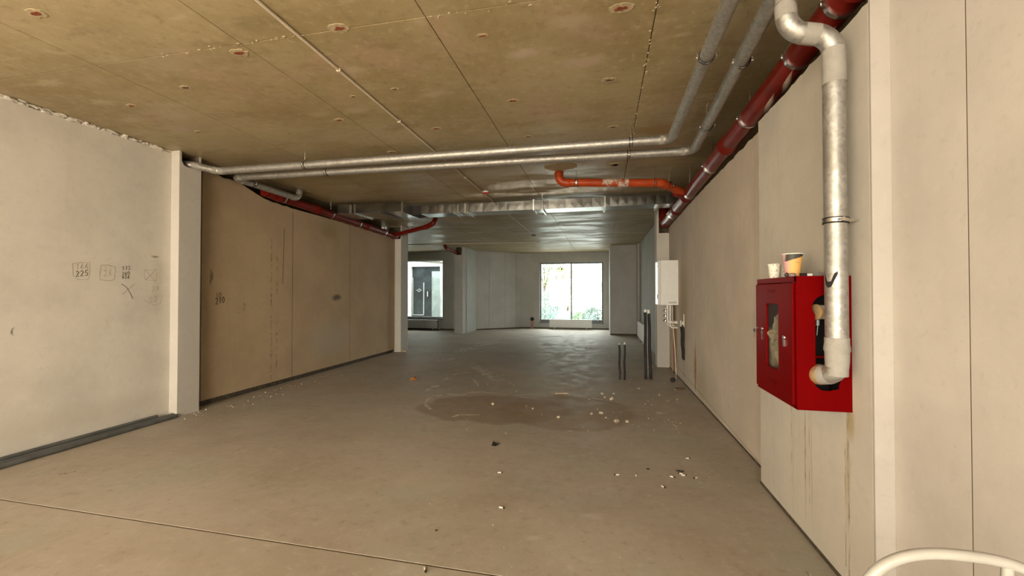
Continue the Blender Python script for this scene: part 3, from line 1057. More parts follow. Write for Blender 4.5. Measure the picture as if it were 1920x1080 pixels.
# ---- galvanised line 1: along the ceiling, across the room, into the notch of the left pier
g1 = empty('galvanised_pipe', (0.70, 4.58, 3.10), 'upper galvanised pipe crossing under the ceiling into the notched left pier', 'pipe')
P1 = [(0.643, -3.2, 3.10), (0.703, 4.60, 3.10), (-4.90, 4.565, 3.10), (-5.10, 4.33, 3.128), (-5.45, 4.31, 3.130)]
pipe_run(g1, P1, RG, 0.09, M_galv, M_galv, M_zinc)
for y in (2.0, 3.03):
    clamp(g1, (0.625 + 0.078 * (y + 5.5) / 10.1, y, 3.10), (0.008, 1, 0), RG, (0.625 + 0.078 * (y + 5.5) / 10.1, y, ZC))
clamp(g1, (0.30, 4.598, 3.10), (1, 0.006, 0), RG, (0.30, 4.598, ZC))
clamp(g1, (-3.62, 4.574, 3.10), (1, 0.006, 0), RG, (-3.62, 4.574, ZC))

# ---- galvanised line 2: from the left wall, across, then to the stand pipe and the red cabinet
g2 = empty('galvanised_pipe', (1.12, 2.345, 1.1), 'galvanised pipe with swan-neck bends dropping down to the red cabinet', 'pipe')
P2 = [(-4.98, 6.17, 3.235), (-4.98, 6.13, 3.09), (-4.985, 4.87, 3.105), (1.003, 5.02, 3.10), (0.905, 2.335, 3.10), (0.902, 2.33, 2.800), (1.117, 2.345, 2.775), (1.118, 2.345, 1.105), (1.072, 2.45, 1.085)]
pipe_run(g2, P2, RG * 1.02, 0.105, M_galv, M_galv, M_zinc, blen=0.05)
# painted collars on the drop
for (z0, z1, k_) in ((2.53, 2.66, 1.04), (1.235, 1.285, 1.06)):
    G().tube([(1.118, 2.345, z0), (1.118, 2.345, z1)], RG * 1.04 * k_ * 0.985, 24).build('weld_band', M_zinc, g2, smooth=True)
G().tube([(1.118, 2.345, z) for z in (1.10, 1.155, 1.165, 1.215, 1.222, 1.235, 1.26)], [RG * .96, RG * 1.0, RG * 1.06, RG * 1.08, RG * 1.16, RG * 1.16, RG * 1.08], 24).build('coupling', M_zinc, g2, smooth=True)
dd = (Vector((1.072, 2.45, 1.085)) - Vector((1.118, 2.345, 1.105))).normalized()
e = Vector((1.070, 2.455, 1.084))
G().tube([e - dd * 0.045, e - dd * 0.03, e - dd * 0.02, e], [RG * 1.05, RG * 1.12, RG * 1.12, RG * 1.08], 24).build('end_ring', M_brass, g2, smooth=True)
# hand-painted black tick on the drop
tick = []
for (a, z) in ((-180, 1.600), (-172, 1.565), (-160, 1.543), (-140, 1.545), (-124, 1.580), (-108, 1.600)):
    rr = RG * 1.02 + 0.0012
    tick.append(Vector((1.118 + rr * math.cos(R(a)), 2.345 + rr * math.sin(R(a)), z)))
gk = G()
for i, p in enumerate(tick):
    wd = (0.03, 0.038, 0.030, 0.028, 0.036, 0.014)[i]
    gk.v += [(p.x, p.y, p.z - wd / 2), (p.x, p.y, p.z + wd / 2)]
gk.f += [(2 * i, 2 * i + 1, 2 * i + 3, 2 * i + 2) for i in range(5)]
gk.build('painted_tick', M_black, g2, smooth=True)
clamp(g2, (1.118, 2.345, 1.855), (0.04, 0.02, 1), RG * 1.04, (1.222, 2.352, 1.858), Vector((0, 1, 0)), 0.018)
for y in (3.14, 4.3):
    x = 0.925 + 0.078 * (y - 2.48) / 2.54
    clamp(g2, (x, y, 3.10), (0.03, 1, 0), RG, (x, y, ZC))
clamp(g2, (0.30, 5.003, 3.10), (1, 0.025, 0), RG, (0.30, 5.003, ZC))
clamp(g2, (-3.55, 4.906, 3.10), (1, 0.025, 0), RG, (-3.55, 4.906, ZC))
clamp(g2, (-4.982, 5.2, 3.10), (0, 1, 0), RG, (-4.982, 5.2, ZC))

# ---- red-brown sewer main on the right with its orange branch
RS = 0.083


def main_pt(y):
    return Vector((1.243, y, 3.055 - 0.0205 * (y - 2.0)))


s1 = empty('sewer_pipe', main_pt(6.0), 'long red-brown sewer pipe sloping along the top of the right wall', 'pipe')
ycuts = [-3.2, 1.0, 2.36, 4.6, 6.70, 7.62, 8.85]
for a, b in zip(ycuts, ycuts[1:]):
    G().tube([main_pt(a), main_pt(b)], RS, 28).build('pipe', M_red, s1, smooth=True)
for y in ycuts[1:-1]:
    c0, c1 = main_pt(y - 0.10), main_pt(y + 0.05)
    ax = (c1 - c0).normalized()
    G().tube([c0, c0 + ax * 0.01, c0 + ax * 0.10, c0 + ax * 0.11, c0 + ax * 0.14, c1], [RS * 1.02, RS * 1.08, RS * 1.08, RS * 1.16, RS * 1.16, RS * 1.05], 28).build('socket', M_red, s1, smooth=True)
for y in (2.52, 3.02, 3.95, 5.25, 6.5, 8.0):
    p = main_pt(y)
    clamp(s1, p, (0, 1, -0.02), RS * 1.02, (p.x, p.y, ZC), w=0.026, thin=True)
for y in (3.5, 5.0, 6.1, 6.9):
    p = main_pt(y)
    G().tube([(p.x - 0.06, y, p.z + 0.06), (p.x - 0.06, y, ZC)], 0.004, 6).build('threaded_rod', M_steel, s1)
pipe_run(s1, [main_pt(8.80), main_pt(9.02), main_pt(9.02) + Vector((-0.01, 0.06, 0.30))], RS, 0.10, M_red, M_red, None, 0.06)
# smears of plaster left on the pipe's wall side
for (y0, y1, a0, nst) in ((3.05, 3.25, -108, 7), (3.36, 3.60, -106, 7), (2.60, 2.72, -85, 3)):
    for k_ in range(nst):
        a = R(a0 + k_ * 7)
        gs = G()
        for i in range(7):
            t = i / 6
            y = y0 + 0.03 * k_ + (y1 - y0) * t
            p = main_pt(y)
            aa = a + R(10) * t
            for wv in (-1, 1):
                ab = aa + R(2.6) * wv * math.sin(math.pi * (t * 0.9 + 0.05))
                gs.v.append((p.x + math.cos(ab) * RS * 1.008, p.y, p.z + math.sin(ab) * RS * 1.008))
        gs.f = [(2 * i, 2 * i + 1, 2 * i + 3, 2 * i + 2) for i in range(6)]
        gs.build('plaster_smear', M_dust, s1)
# branch
BY = 6.15
tee = main_pt(6.62)
br = [(-0.60, 6.02, 3.26), (-0.60, 6.02, 3.085), (0.80, 6.13, 3.035), tuple(tee + Vector((-0.03, -0.04, 0)))]
pipe_run(s1, br, 0.058, 0.10, M_orange, M_orange, None, 0.05, names=('branch_pipe', 'branch_elbow', 'weld_band', 'branch_socket'))
G().tube([tee + Vector((-0.20, -0.175, 0.012)), tee + Vector((-0.06, -0.06, 0))], [0.066, 0.07], 24).build('tee_socket', M_red, s1, smooth=True)
for x in (-0.36, 0.72):
    zz = 3.085 - 0.05 * (x + 0.6) / 1.4
    yb = 6.02 + 0.11 * (x + 0.6) / 1.4
    clamp(s1, (x, yb, zz), (1, 0.08, -0.035), 0.058, (x, yb, ZC), w=0.02)
clamp(s1, (0.93, 6.275, 3.02), (0.66, 0.75, -0.06), 0.058, (0.93, 6.275, ZC), w=0.02)
G().tube([(0.0, 6.067, 3.064), (0.36, 6.095, 3.051)], 0.0584, 24).build('dusty_sleeve', speckled('dust_film', (0.62, 0.48, 0.38), 0.8, 0.44, 0.60, 9), s1, smooth=True)

# ---- red sewer pipe along the top of the inner left wall with its branch over the opening
s2 = empty('sewer_pipe', (-5.15, 7.5, 3.0), 'dark red sewer pipe along the top of the inner left wall', 'pipe')


def left_pt(y):
    return Vector((-5.155, y, 3.085 - 0.028 * (y - 5.6)))


for a, b in ((5.60, 6.75), (6.75, 9.9)):
    G().tube([left_pt(a), left_pt(b)], 0.072, 24).build('pipe', M_red, s2, smooth=True)
for y in (5.78, 6.75, 8.4):
    c0 = left_pt(y)
    G().tube([c0, left_pt(y + 0.08), left_pt(y + 0.09), left_pt(y + 0.13)], [0.077, 0.077, 0.085, 0.085], 24).build('socket', M_red, s2, smooth=True)
for y in (6.0, 7.25, 8.2, 9.3):
    p = left_pt(y)
    clamp(s2, p, (0, 1, -0.03), 0.073, (p.x, p.y, ZC), w=0.024, thin=True)
pipe_run(s2, [tuple(left_pt(9.76)), (-4.0, 9.19, 3.06), (-3.80, 9.10, 3.12), (-3.77, 9.16, 3.26)], 0.052, 0.08, M_red, M_red, None, 0.05, names=('branch_pipe', 'branch_elbow', 'weld_band', 'branch_socket'))
for x in (-4.16, -3.98):
    G().tube([(x, 9.2, 3.07), (x, 9.2, ZC)], 0.004, 6).build('threaded_rod', M_steel, s2)

# ---- short red pipe by the free-standing pier at the far end
s3 = empty('sewer_pipe', (-5.4, 14.6, 3.1), 'short red pipe bending into the notch of the far pier', 'pipe')
pipe_run(s3, [(-5.47, 14.12, 3.26), (-5.45, 14.14, 3.12), (-5.345, 14.9, 3.035), (-5.33, 15.19, 3.02)], 0.055, 0.09, M_red, M_red, None, 0.05)

# =================================================================== AIR DUCTS
def duct(root, x0, x1, y0, y1, z0, z1, step, seams):
    """sheet-metal duct: core, cross-creased cladding panels on front and underside, flanges"""
    G().box(x0, x1, y0, y1, z0, z1).build('duct_core', M_duct, root)
    n_ = max(1, round((x1 - x0) / step))
    w = (x1 - x0) / n_
    for i in range(n_):
        a, b = x0 + i * w + 0.002, x0 + (i + 1) * w - 0.002
        cx = (a + b) / 2
        d = random.uniform(-0.0008, 0.0008)
        t = random.uniform(-0.001, 0.001)
        f0 = y0 - 0.003
        gv = G()
        gv.v = [(a, f0 + t, z0), (b, f0 - t, z0), (b, f0 - t, z1), (a, f0 + t, z1), (cx, f0 - 0.0028 - d, (z0 + z1) / 2)]
        gv.f = [(0, 1, 4), (1, 2, 4), (2, 3, 4), (3, 0, 4)]
        gv.add([(a, y0, z0), (b, y0, z0), (b, y0, z1), (a, y0, z1)], [])
        gv.f += [(0, 5, 6, 1), (1, 6, 7, 2), (2, 7, 8, 3), (3, 8, 5, 0)]
        gv.build('duct_panel', M_duct, root)
    for s_ in seams:
        G().box(s_ - 0.012, s_ + 0.012, y0 - 0.022, y1 + 0.02, z0 - 0.018, z1 + 0.015).build('flange', M_steel, root)


d1 = empty('air_duct', (-1.2, 7.75, 3.03), 'flat galvanised air duct running across the room under the ceiling', 'air duct')
duct(d1, -3.42, 1.22, 7.57, 7.92, 3.03, 3.195, 0.155, [-2.52, -1.22, 0.05])
for x in (-2.72, -2.46, -1.05, 0.03, 0.93):
    h = G().box(x - 0.012, x + 0.012, 7.50, 7.99, 3.0, 3.022).build('hanger_rail', M_steel, d1)
    for y in (7.51, 7.98):
        G().tube([(x, y, 3.0), (x, y, ZC)], 0.004, 6).build('threaded_rod', M_steel, h)
d2 = empty('air_duct', (-4.4, 7.5, 3.03), 'wider galvanised air duct branch above the inner left wall', 'air duct')
duct(d2, -5.06, -3.62, 7.21, 7.84, 3.03, 3.20, 0.42, [-4.62, -3.625])
G().box(-4.95, -4.70, 7.17, 7.21, 3.02, 3.205).build('duct_joint', M_steel, d2)
G().box(-3.62, -3.42, 7.57, 7.92, 3.025, 3.20).build('duct_neck', M_ductdark, d2)
h = G().box(-4.03, -4.005, 7.05, 8.0, 3.0, 3.022).build('hanger_rail', M_frame, d2)
for y in (7.12, 7.95):
    G().tube([(-4.018, y, 3.0), (-4.018, y, ZC)], 0.004, 6).build('threaded_rod', M_steel, h)

# =================================================================== CEILING FITTINGS
cd = empty('cable_conduit', (-2.0, 2.0, 3.24), 'thin pale conduit running lengthwise along the ceiling', 'conduit')
for a, b in ((-3.3, 0.0), (0.0, 2.95), (2.95, 5.9), (5.9, 6.882), (6.998, 9.0), (9.0, 12.335)):
    G().tube([(-2.0, a, ZC - 0.011), (-2.0, b, ZC - 0.011)], 0.0105, 10).build('conduit_length', M_conduit, cd, smooth=True)
for y in (1.5, 2.9, 3.9, 4.9, 6.0, 8.0, 9.5, 11.0):
    G().box(-2.016, -1.984, y - 0.008, y + 0.008, ZC - 0.024, ZC).build('saddle_clip', M_conduit, cd)
G().box(-2.05, -1.95, 12.34, 12.42, ZC - 0.035, ZC).build('end_box', M_crack, cd)
tag(G().tube([(-7.5, 13.86, ZC - 0.0145), (-2.05, 14.05, ZC - 0.0145)], 0.014, 10).build('cable_conduit', M_conduit, smooth=True),
    'pale cross conduit on the far ceiling near the window', 'conduit')
sd = empty('smoke_detector', (-1.95, 6.94, ZC), 'small round white and red smoke detector on the ceiling conduit', 'smoke detector')
G().lathe([(0.0, -0.05), (0.035, -0.048), (0.045, -0.035), (0.05, -0.024)], (-1.95, 6.94, ZC), 24).build('sensor_dome', M_reddetect, sd, smooth=True)
G().lathe([(0.050, -0.024), (0.053, -0.016), (0.053, 0.0), (0.0, 0.0)], (-1.95, 6.94, ZC), 24).build('base', M_wplastic, sd, smooth=True)

# =================================================================== FIRE HOSE CABINET
CX0, CX1, CY0, CY1, CZ0, CZ1 = 0.974, XR1, 2.422, 2.98, 0.905, 1.590
cb = empty('fire_hose_cabinet', (1.1, 2.7, CZ0), 'glossy red metal fire hose cabinet hanging on the right wall', 'cabinet')
t_ = 0.004
body = G()
body.box(CX1 - t_, CX1, CY0, CY1, CZ0, CZ1)
body.box(CX0, CX1, CY0, CY1, CZ1 - t_, CZ1)
body.box(CX0, CX1, CY0, CY1, CZ0, CZ0 + t_)
body.box(CX0, CX1, CY1 - t_, CY1, CZ0, CZ1)
bo = body.build('body', M_cab, cb)
G().box(CX0 - 0.001, CX0 + 0.006, CY0, CY1, CZ1 - 0.03, CZ1).build('top_rail', M_cab, bo, bevel=0.002)
G().box(CX0 - 0.001, CX0 + 0.006, CY0, CY1, CZ0, CZ0 + 0.016).build('bottom_rail', M_cab, bo, bevel=0.002)
G().box(CX0 - 0.001, CX0 + 0.006, CY0, CY0 + 0.022, CZ0, CZ1).build('near_rail', M_cab, bo, bevel=0.002)
# near side sheet with the slot-shaped cut-out for the pipe
sp = G()
zs = [CZ0 + (CZ1 - CZ0) * i / 120 for i in range(121)]


def cut(z):
    l, r_ = None, None
    c1x, c1z, c2x, c2z, rr = 1.108, 1.430, 1.108, 1.068, 0.062
    if c2z <= z <= c1z:
        l, r_ = 1.058, 1.150
    for (cx_, cz_) in ((c1x, c1z), (c2x, c2z)):
        if abs(z - cz_) < rr:
            h_ = math.sqrt(rr * rr - (z - cz_) ** 2)
            l = min(l, cx_ - h_) if l else cx_ - h_
            r_ = max(r_, cx_ + h_) if r_ else cx_ + h_
    if 1.015 < z < 1.06:
        r_ = max(r_ or 0, 1.162)
    return l, r_


for a, b in zip(zs, zs[1:]):
    l, r_ = cut((a + b) / 2)
    if l is None:
        sp.add([(CX0, CY0, a), (CX1, CY0, a), (CX1, CY0, b), (CX0, CY0, b)], [(0, 1, 2, 3)])
    else:
        la, ra = cut(a)
        lb, rb = cut(b)
        la, ra, lb, rb = la or l, ra or r_, lb or l, rb or r_
        sp.add([(CX0, CY0, a), (la, CY0, a), (lb, CY0, b), (CX0, CY0, b)], [(0, 1, 2, 3)])
        sp.add([(ra, CY0, a), (CX1, CY0, a), (CX1, CY0, b), (rb, CY0, b)], [(0, 1, 2, 3)])
so = sp.build('side_sheet', M_cab, cb)
m_ = so.modifiers.new('solid', 'SOLIDIFY')
m_.thickness = 0.003
m_.offset = 0
G().box(CX0 + 0.03, CX1 - 0.01, CY0 + 0.20, CY0 + 0.21, CZ0 + 0.01, CZ1 - 0.01).build('inner_divider', M_black, cb)
for s_ in (0, 1):
    x_ = CX0 + 0.004 if s_ == 0 else CX1 - 0.008
    G().box(x_, x_ + 0.003, CY0 + 0.005, CY0 + 0.20, CZ0 + 0.005, CZ1 - 0.01).build('black_lining', M_black, cb)
G().box(1.062, 1.15, CY0 + 0.06, CY0 + 0.075, 1.165, 1.175).build('inner_bracket', M_cab, cb)
# door with window, embossed vents, lock
DY0, DY1, DZ0, DZ1 = CY0 + 0.026, CY1 - 0.006, CZ0 + 0.018, CZ1 - 0.034
GY0, GY1, GZ0, GZ1 = 2.628, 2.802, 1.070, 1.440
dr = G()
xd0, xd1 = CX0 - 0.010, CX0 + 0.004
c_ = 0.012
inner = [(GY0 + c_, GZ0), (GY1 - c_, GZ0), (GY1, GZ0 + c_), (GY1, GZ1 - c_), (GY1 - c_, GZ1), (GY0 + c_, GZ1), (GY0, GZ1 - c_), (GY0, GZ0 + c_)]
outer = [(DY0, DZ0), (DY1, DZ0), (DY1, DZ0), (DY1, DZ1), (DY1, DZ1), (DY0, DZ1), (DY0, DZ1), (DY0, DZ0)]
for x_ in (xd0, xd1):
    vs_ = [(x_, *p) for p in outer] + [(x_, *p) for p in inner]
    dr.add(vs_, [(i, (i + 1) % 8, 8 + (i + 1) % 8, 8 + i) for i in range(8)])
for ring in (outer, inner):
    vs_ = [(xd0, *p) for p in ring] + [(xd1, *p) for p in ring]
    dr.add(vs_, [(i, (i + 1) % 8, 8 + (i + 1) % 8, 8 + i) for i in range(8)])
bmd = bmesh.new()
door = dr.build('door', M_cab, cb)
bmd.from_mesh(door.data)
bmesh.ops.remove_doubles(bmd, verts=bmd.verts, dist=1e-5)
bmesh.ops.dissolve_degenerate(bmd, edges=bmd.edges, dist=1e-6)
bmesh.ops.recalc_face_normals(bmd, faces=bmd.faces)
bmd.to_mesh(door.data)
bmd.free()
b_ = door.modifiers.new('bevel', 'BEVEL')
b_.width, b_.segments, b_.limit_method = 0.0025, 2, 'ANGLE'
G().box(CX0 - 0.004, CX0 - 0.001, GY0 - 0.006, GY1 + 0.006, GZ0 - 0.006, GZ1 + 0.006).build('pane', M_cabglass, door)
for (zc, zo) in ((1.508, 0), (0.985, 0)):
    for k_ in range(3):
        G().box(xd0 - 0.0025, xd0 + 0.001, 2.665, 2.765, zc + k_ * 0.008 - 0.002, zc + k_ * 0.008 + 0.0015).build('embossed_louvre', M_cab, door, bevel=0.001)
lk = G().lathe([(0.0, -0.008), (0.012, -0.007), (0.014, -0.002), (0.014, 0.004)], (xd0, 2.545, 1.262), 20, (1, 0, 0))
lk.box(xd0 - 0.007, xd0, 2.538, 2.552, 1.215, 1.262)
lk.build('pull_handle', M_chrome, door, smooth=True)
kl = G().lathe([(0.0, -0.006), (0.009, -0.006), (0.010, 0.0)], (xd0, 2.862, 1.285), 16, (1, 0, 0)).build('lock_cylinder', M_chrome, door, smooth=True)


def key(y, z, x, lean, label):
    k_ = empty('key', (x, y, z), label, 'key')
    gg = G()
    gg.lathe([(0.006, -0.001), (0.013, -0.001), (0.013, 0.001), (0.006, 0.001)], (x, y, z), 16, (1, 0.15, 0)).build('bow', M_chrome, k_, smooth=True)
    bl = G()
    bl.box(x - 0.001, x + 0.001, y - 0.0035, y + 0.0035, z - 0.045, z - 0.011)
    for i in range(3):
        bl.box(x - 0.001, x + 0.001, y + 0.0035, y + 0.0065, z - 0.043 + i * 0.009, z - 0.038 + i * 0.009)
    bl.build('blade', M_chrome, k_)
    return k_


key(2.862, 1.262, xd0 - 0.004, 0, 'small key stuck in the lock on the red cabinet door')
k2 = key(2.970, 1.265, xd0 - 0.012, 0, 'small key hanging at the far edge of the red cabinet')
G().box(xd0 - 0.014, xd0 + 0.002, 2.960, 2.976, 1.280, 1.285).build('latch_tongue', M_chrome, door)
# valve inside the cut-out
vv = empty('hydrant_valve', (1.07, 2.46, 1.40), 'pale metal valve outlet inside the red cabinet opening', 'valve')
vax = (1, 0.30, 0)
G().lathe([(0.0, 0.0), (0.031, 0.0), (0.036, 0.006), (0.036, 0.05), (0.030, 0.056), (0.030, 0.08)], (1.068, 2.432, 1.405), 24, vax).build('outlet', M_zinc, vv, smooth=True)
G().lathe([(0.032, -0.004), (0.040, -0.002), (0.040, 0.008), (0.036, 0.010)], (1.068, 2.432, 1.405), 24, vax).build('threaded_ring', M_brass, vv, smooth=True)
G().tube([(1.066, 2.41, 1.365), (1.064, 2.408, 1.338)], 0.008, 8).build('nut', M_frame, vv, smooth=True)
G().tube([(1.064, 2.408, 1.338), (1.058, 2.404, 1.29)], 0.0022, 8).build('pin', M_frame, vv, smooth=True)
# crumpled plastic bag behind the glass
bgm = G()
bgm.blob((1.045, 2.86, 1.12), 0.055, 0.085, 0.12, 3, 0.55, 11)
bgm.blob((1.030, 2.83, 1.245), 0.045, 0.085, 0.055, 3, 0.8, 23)
bgm.blob((1.035, 2.79, 1.31), 0.030, 0.05, 0.07, 3, 0.8, 31)
tag(bgm.build('plastic_bag', M_bag), 'crumpled pale plastic bag behind the cabinet glass', 'bag')

# ---- things on top of the cabinet
TZ = CZ1


def cup_dots():
    k = Nodes('dotted_cup_paper')
    v = k.n('ShaderNodeTexVoronoi')
    v.inputs['Scale'].default_value = 85
    k.link(k.pos, v.inputs['Vector'])
    c = k.mix(k.ramp(v.outputs['Distance'], 0.30, 0.22), (0.76, 0.70, 0.60), (0.20, 0.13, 0.08))
    return k.done(c, 0.7)


M_cupd = cup_dots()


def small_cup(x, y, label):
    e_ = empty('paper_cup', (x, y, TZ), label, 'cup', 'small dotted cups on the cabinet')
    G().lathe([(0.0, 0.002), (0.024, 0.0), (0.0255, 0.004), (0.0345, 0.083), (0.0330, 0.083), (0.0240, 0.006), (0.0, 0.006)], (x, y, TZ), 28).build('cup_wall', M_cupd, e_, smooth=True)
    G().lathe([(0.0345, 0.082), (0.0362, 0.083), (0.0362, 0.086), (0.0335, 0.086), (0.0335, 0.082)], (x, y, TZ), 28).build('rolled_rim', M_paper, e_, smooth=True)


small_cup(1.009, 2.80, 'small white paper cup with brown dots, nearer the cabinet front')
small_cup(1.075, 2.87, 'small dotted paper cup half hidden behind the yellow cup')


def cup_print():
    k = Nodes('yellow_cup_paper')
    sx = k.n('ShaderNodeSeparateXYZ')
    k.link(k.pos, sx.inputs[0])
    z = k.math('SUBTRACT', sx.outputs[2], TZ)
    y = sx.outputs[0]
    wob = k.noise(20, 3)
    c = k.mix(k.ramp(sx.outputs[0], 1.012, 0.992), (0.78, 0.43, 0.13), (0.62, 0.36, 0.33))
    # dark wave at the top
    edge = k.math('ADD', k.math('MULTIPLY', k.math('SUBTRACT', sx.outputs[0], 1.025), 0.34), k.math('ADD', k.math('MULTIPLY', wob, 0.014), 0.092))
    c = k.mix(k.ramp(k.math('SUBTRACT', z, edge), -0.0012, 0.0012), c, (0.055, 0.05, 0.042))
    c = k.mix(k.ramp(sx.outputs[0], 0.990, 0.984), c, (0.60, 0.38, 0.34))
    # small printed line
    ln = k.math('MULTIPLY', k.ramp(k.math('ABSOLUTE', k.math('SUBTRACT', z, 0.079)), 0.0016, 0.0008), k.ramp(k.math('ABSOLUTE', k.math('SUBTRACT', sx.outputs[0], 1.040)), 0.012, 0.009))
    c = k.mix(k.math('MULTIPLY', ln, 0.7), c, (0.25, 0.14, 0.05))
    return k.done(c, 0.55)


bc = empty('paper_cup', (1.030, 2.606, TZ), 'large yellow and dark grey printed paper cup on the red cabinet', 'cup')
G().lathe([(0.0, 0.002), (0.0335, 0.0), (0.035, 0.004), (0.0495, 0.126), (0.0478, 0.126), (0.0335, 0.006), (0.0, 0.006)], (1.030, 2.606, TZ), 36).build('cup_wall', cup_print(), bc, smooth=True)
G().lathe([(0.0492, 0.125), (0.0520, 0.126), (0.0520, 0.130), (0.0480, 0.130), (0.0480, 0.125)], (1.030, 2.606, TZ), 36).build('rolled_rim', M_paper, bc, smooth=True)
tag(G().lathe([(0.0, 0.0), (0.017, 0.0), (0.019, 0.006), (0.017, 0.016), (0.009, 0.020), (0.0, 0.0205)], (0.997, 2.525, TZ), 20).build('bottle_cap', plain('grey_lid', (0.22, 0.17, 0.15), 0.5), smooth=True),
    'grey brown round cap at the foot of the yellow cup', 'cap')
tag(G().blob((0.985, 2.564, TZ + 0.012), 0.010, 0.010, 0.013, 2, 0.2, 4).build('bottle_cap', plain('dark_lid', (0.06, 0.03, 0.03), 0.5), smooth=True),
    'tiny dark brown cap beside the yellow cup', 'cap')
tag(G().box(1.048, 1.072, 2.535, 2.565, TZ, TZ + 0.020).build('matchbox', M_black, bevel=0.001), 'small black box on the cabinet beside the yellow cup', 'box')
tag(G().box(1.0735, 1.098, 2.535, 2.565, TZ, TZ + 0.017).build('matchbox', M_wplastic, bevel=0.001), 'small white box between the black box and the grey lid', 'box')
tag(G().lathe([(0.0, 0.0), (0.034, 0.0), (0.036, 0.012), (0.030, 0.021), (0.018, 0.025), (0.0, 0.025)], (1.138, 2.58, TZ), 24).build('metal_lid', plain('grey_plastic', (0.24, 0.22, 0.21), 0.4), smooth=True),
    'flat grey round lid lying on the cabinet by the pipe', 'lid')

# =================================================================== WATER HEATER
HX0, HY0, HY1, HZ0, HZ1 = 0.985, 7.99, 8.43, 1.292, 2.10
hb = empty('water_heater', (1.18, 8.2, HZ0), 'white wall-hung water heater on the right wall', 'water heater')
G().box(HX0 + 0.045, XR2, HY0, HY1, HZ0, HZ1).build('casing', M_enamel, hb, bevel=0.006)
G().prism([(HX0 + 0.043, HY0 + 0.002), (HX0 + 0.010, HY0 + 0.03), (HX0, HY0 + 0.06), (HX0, HY1 - 0.06), (HX0 + 0.010, HY1 - 0.03), (HX0 + 0.043, HY1 - 0.002)], 2, HZ0 + 0.004, HZ1 - 0.004).build('front_cover', M_enamel, hb, bevel=0.006)
G().lathe([(0.0, -0.004), (0.014, -0.003), (0.014, 0.002)], (HX0, 8.10, 2.0), 16, (1, 0, 0)).build('indicator', M_black, hb, smooth=True)
G().box(HX0 - 0.004, HX0, 8.07, 8.12, 1.40, 1.48).build('switch', M_black, hb, bevel=0.002)
G().box(1.17, 1.30, HY0 - 0.002, HY0 + 0.001, HZ0 + 0.03, HZ0 + 0.062).build('rating_plate', plain('plate_grey', (0.45, 0.44, 0.41), 0.5), hb)
for (x_, y_, r_, z_) in ((1.16, 8.12, 0.022, 0.98), (1.21, 8.12, 0.016, 0.88), (1.19, 8.30, 0.016, 0.90)):
    G().tube([(x_, y_, HZ0), (x_, y_, z_ + 0.04), (x_ + 0.02, y_, z_), (XR2, y_, z_)], r_, 12).build('connection_pipe', M_wplastic, hb, smooth=True)
for (z_, sx_) in ((1.20, -1), (1.11, 1), (1.02, -1)):
    v_ = G().tube([(1.125, 8.10, z_ + 0.03), (1.125, 8.10, z_ - 0.03)], 0.02, 12).build('valve', M_chrome, hb, smooth=True)
    G().obox((1.105, 8.08, z_), Vector((0.7, 0.2, 0.6)).normalized(), Vector((0, 1, 0)), Vector((-0.6, 0, 0.7)).normalized(), 0.03, 0.008, 0.006).build('lever', M_black, v_)
G().tube([(1.26, 8.10, 0.965), (XR2, 8.10, 0.965)], 0.014, 10).build('connection_pipe', M_wplastic, hb, smooth=True)
cbp = [(1.235, 8.05, HZ0), (1.24, 8.04, 1.0), (1.272, 8.03, 0.5), (1.283, 8.0, 0.12), (1.27, 7.9, 0.03), (1.235, 7.72, 0.018), (1.18, 7.60, 0.02)]
fine = []
for i in range(len(cbp) - 1):
    p0, p1, p2, p3 = (Vector(cbp[max(i - 1, 0)]), Vector(cbp[i]), Vector(cbp[i + 1]), Vector(cbp[min(i + 2, len(cbp) - 1)]))
    for k_ in range(6):
        t = k_ / 6
        fine.append(0.5 * ((2 * p1) + (p2 - p0) * t + (2 * p0 - 5 * p1 + 4 * p2 - p3) * t * t + (3 * p1 - p0 - 3 * p2 + p3) * t ** 3))
fine.append(Vector(cbp[-1]))
pcab = G().tube(fine, 0.008, 10).build('power_cable', M_blackcable, hb, smooth=True)
G().lathe([(0.010, 0.0), (0.022, 0.02), (0.036, 0.04), (0.040, 0.075), (0.036, 0.085), (0.0, 0.085)], (1.185, 7.61, 0.041), 18, (-0.45, -0.9, 0)).build('plug', M_black, pcab, smooth=True)
# two thin white pipes clipped to the wall beside the heater
tag(G().tube([(1.318, 8.62, 0.0), (1.318, 8.60, 1.30)], 0.009, 8).build('wall_pipe', M_pink, smooth=True), 'thin brown pipe on the wall behind the heater cable', 'pipe')


# =================================================================== INSULATED PIPE ENDS
def sleeve(name, base, top, r, rt, tip, label, group, bend=None):
    e_ = empty(name, base, label, 'pipe', group)
    b, t = Vector(base), Vector(top)
    d = (t - b).normalized()
    path = [b.lerp(t, i / 10) + Vector((0.004 * math.sin(i), 0.003 * math.cos(i * 1.3), 0)) for i in range(11)]
    path[0] = b
    G().tube(path, [r * (1 + 0.05 * noise.noise((i * 0.9, base[0] * 7, 0))) for i in range(11)], 14).build('foam_sleeve', M_foam, e_, smooth=True)
    q = path[-1]
    G().tube([q - d * 0.01, q + d * tip], rt, 12).build('pipe_end', M_wplastic, e_, smooth=True)
    return e_, q + d * tip


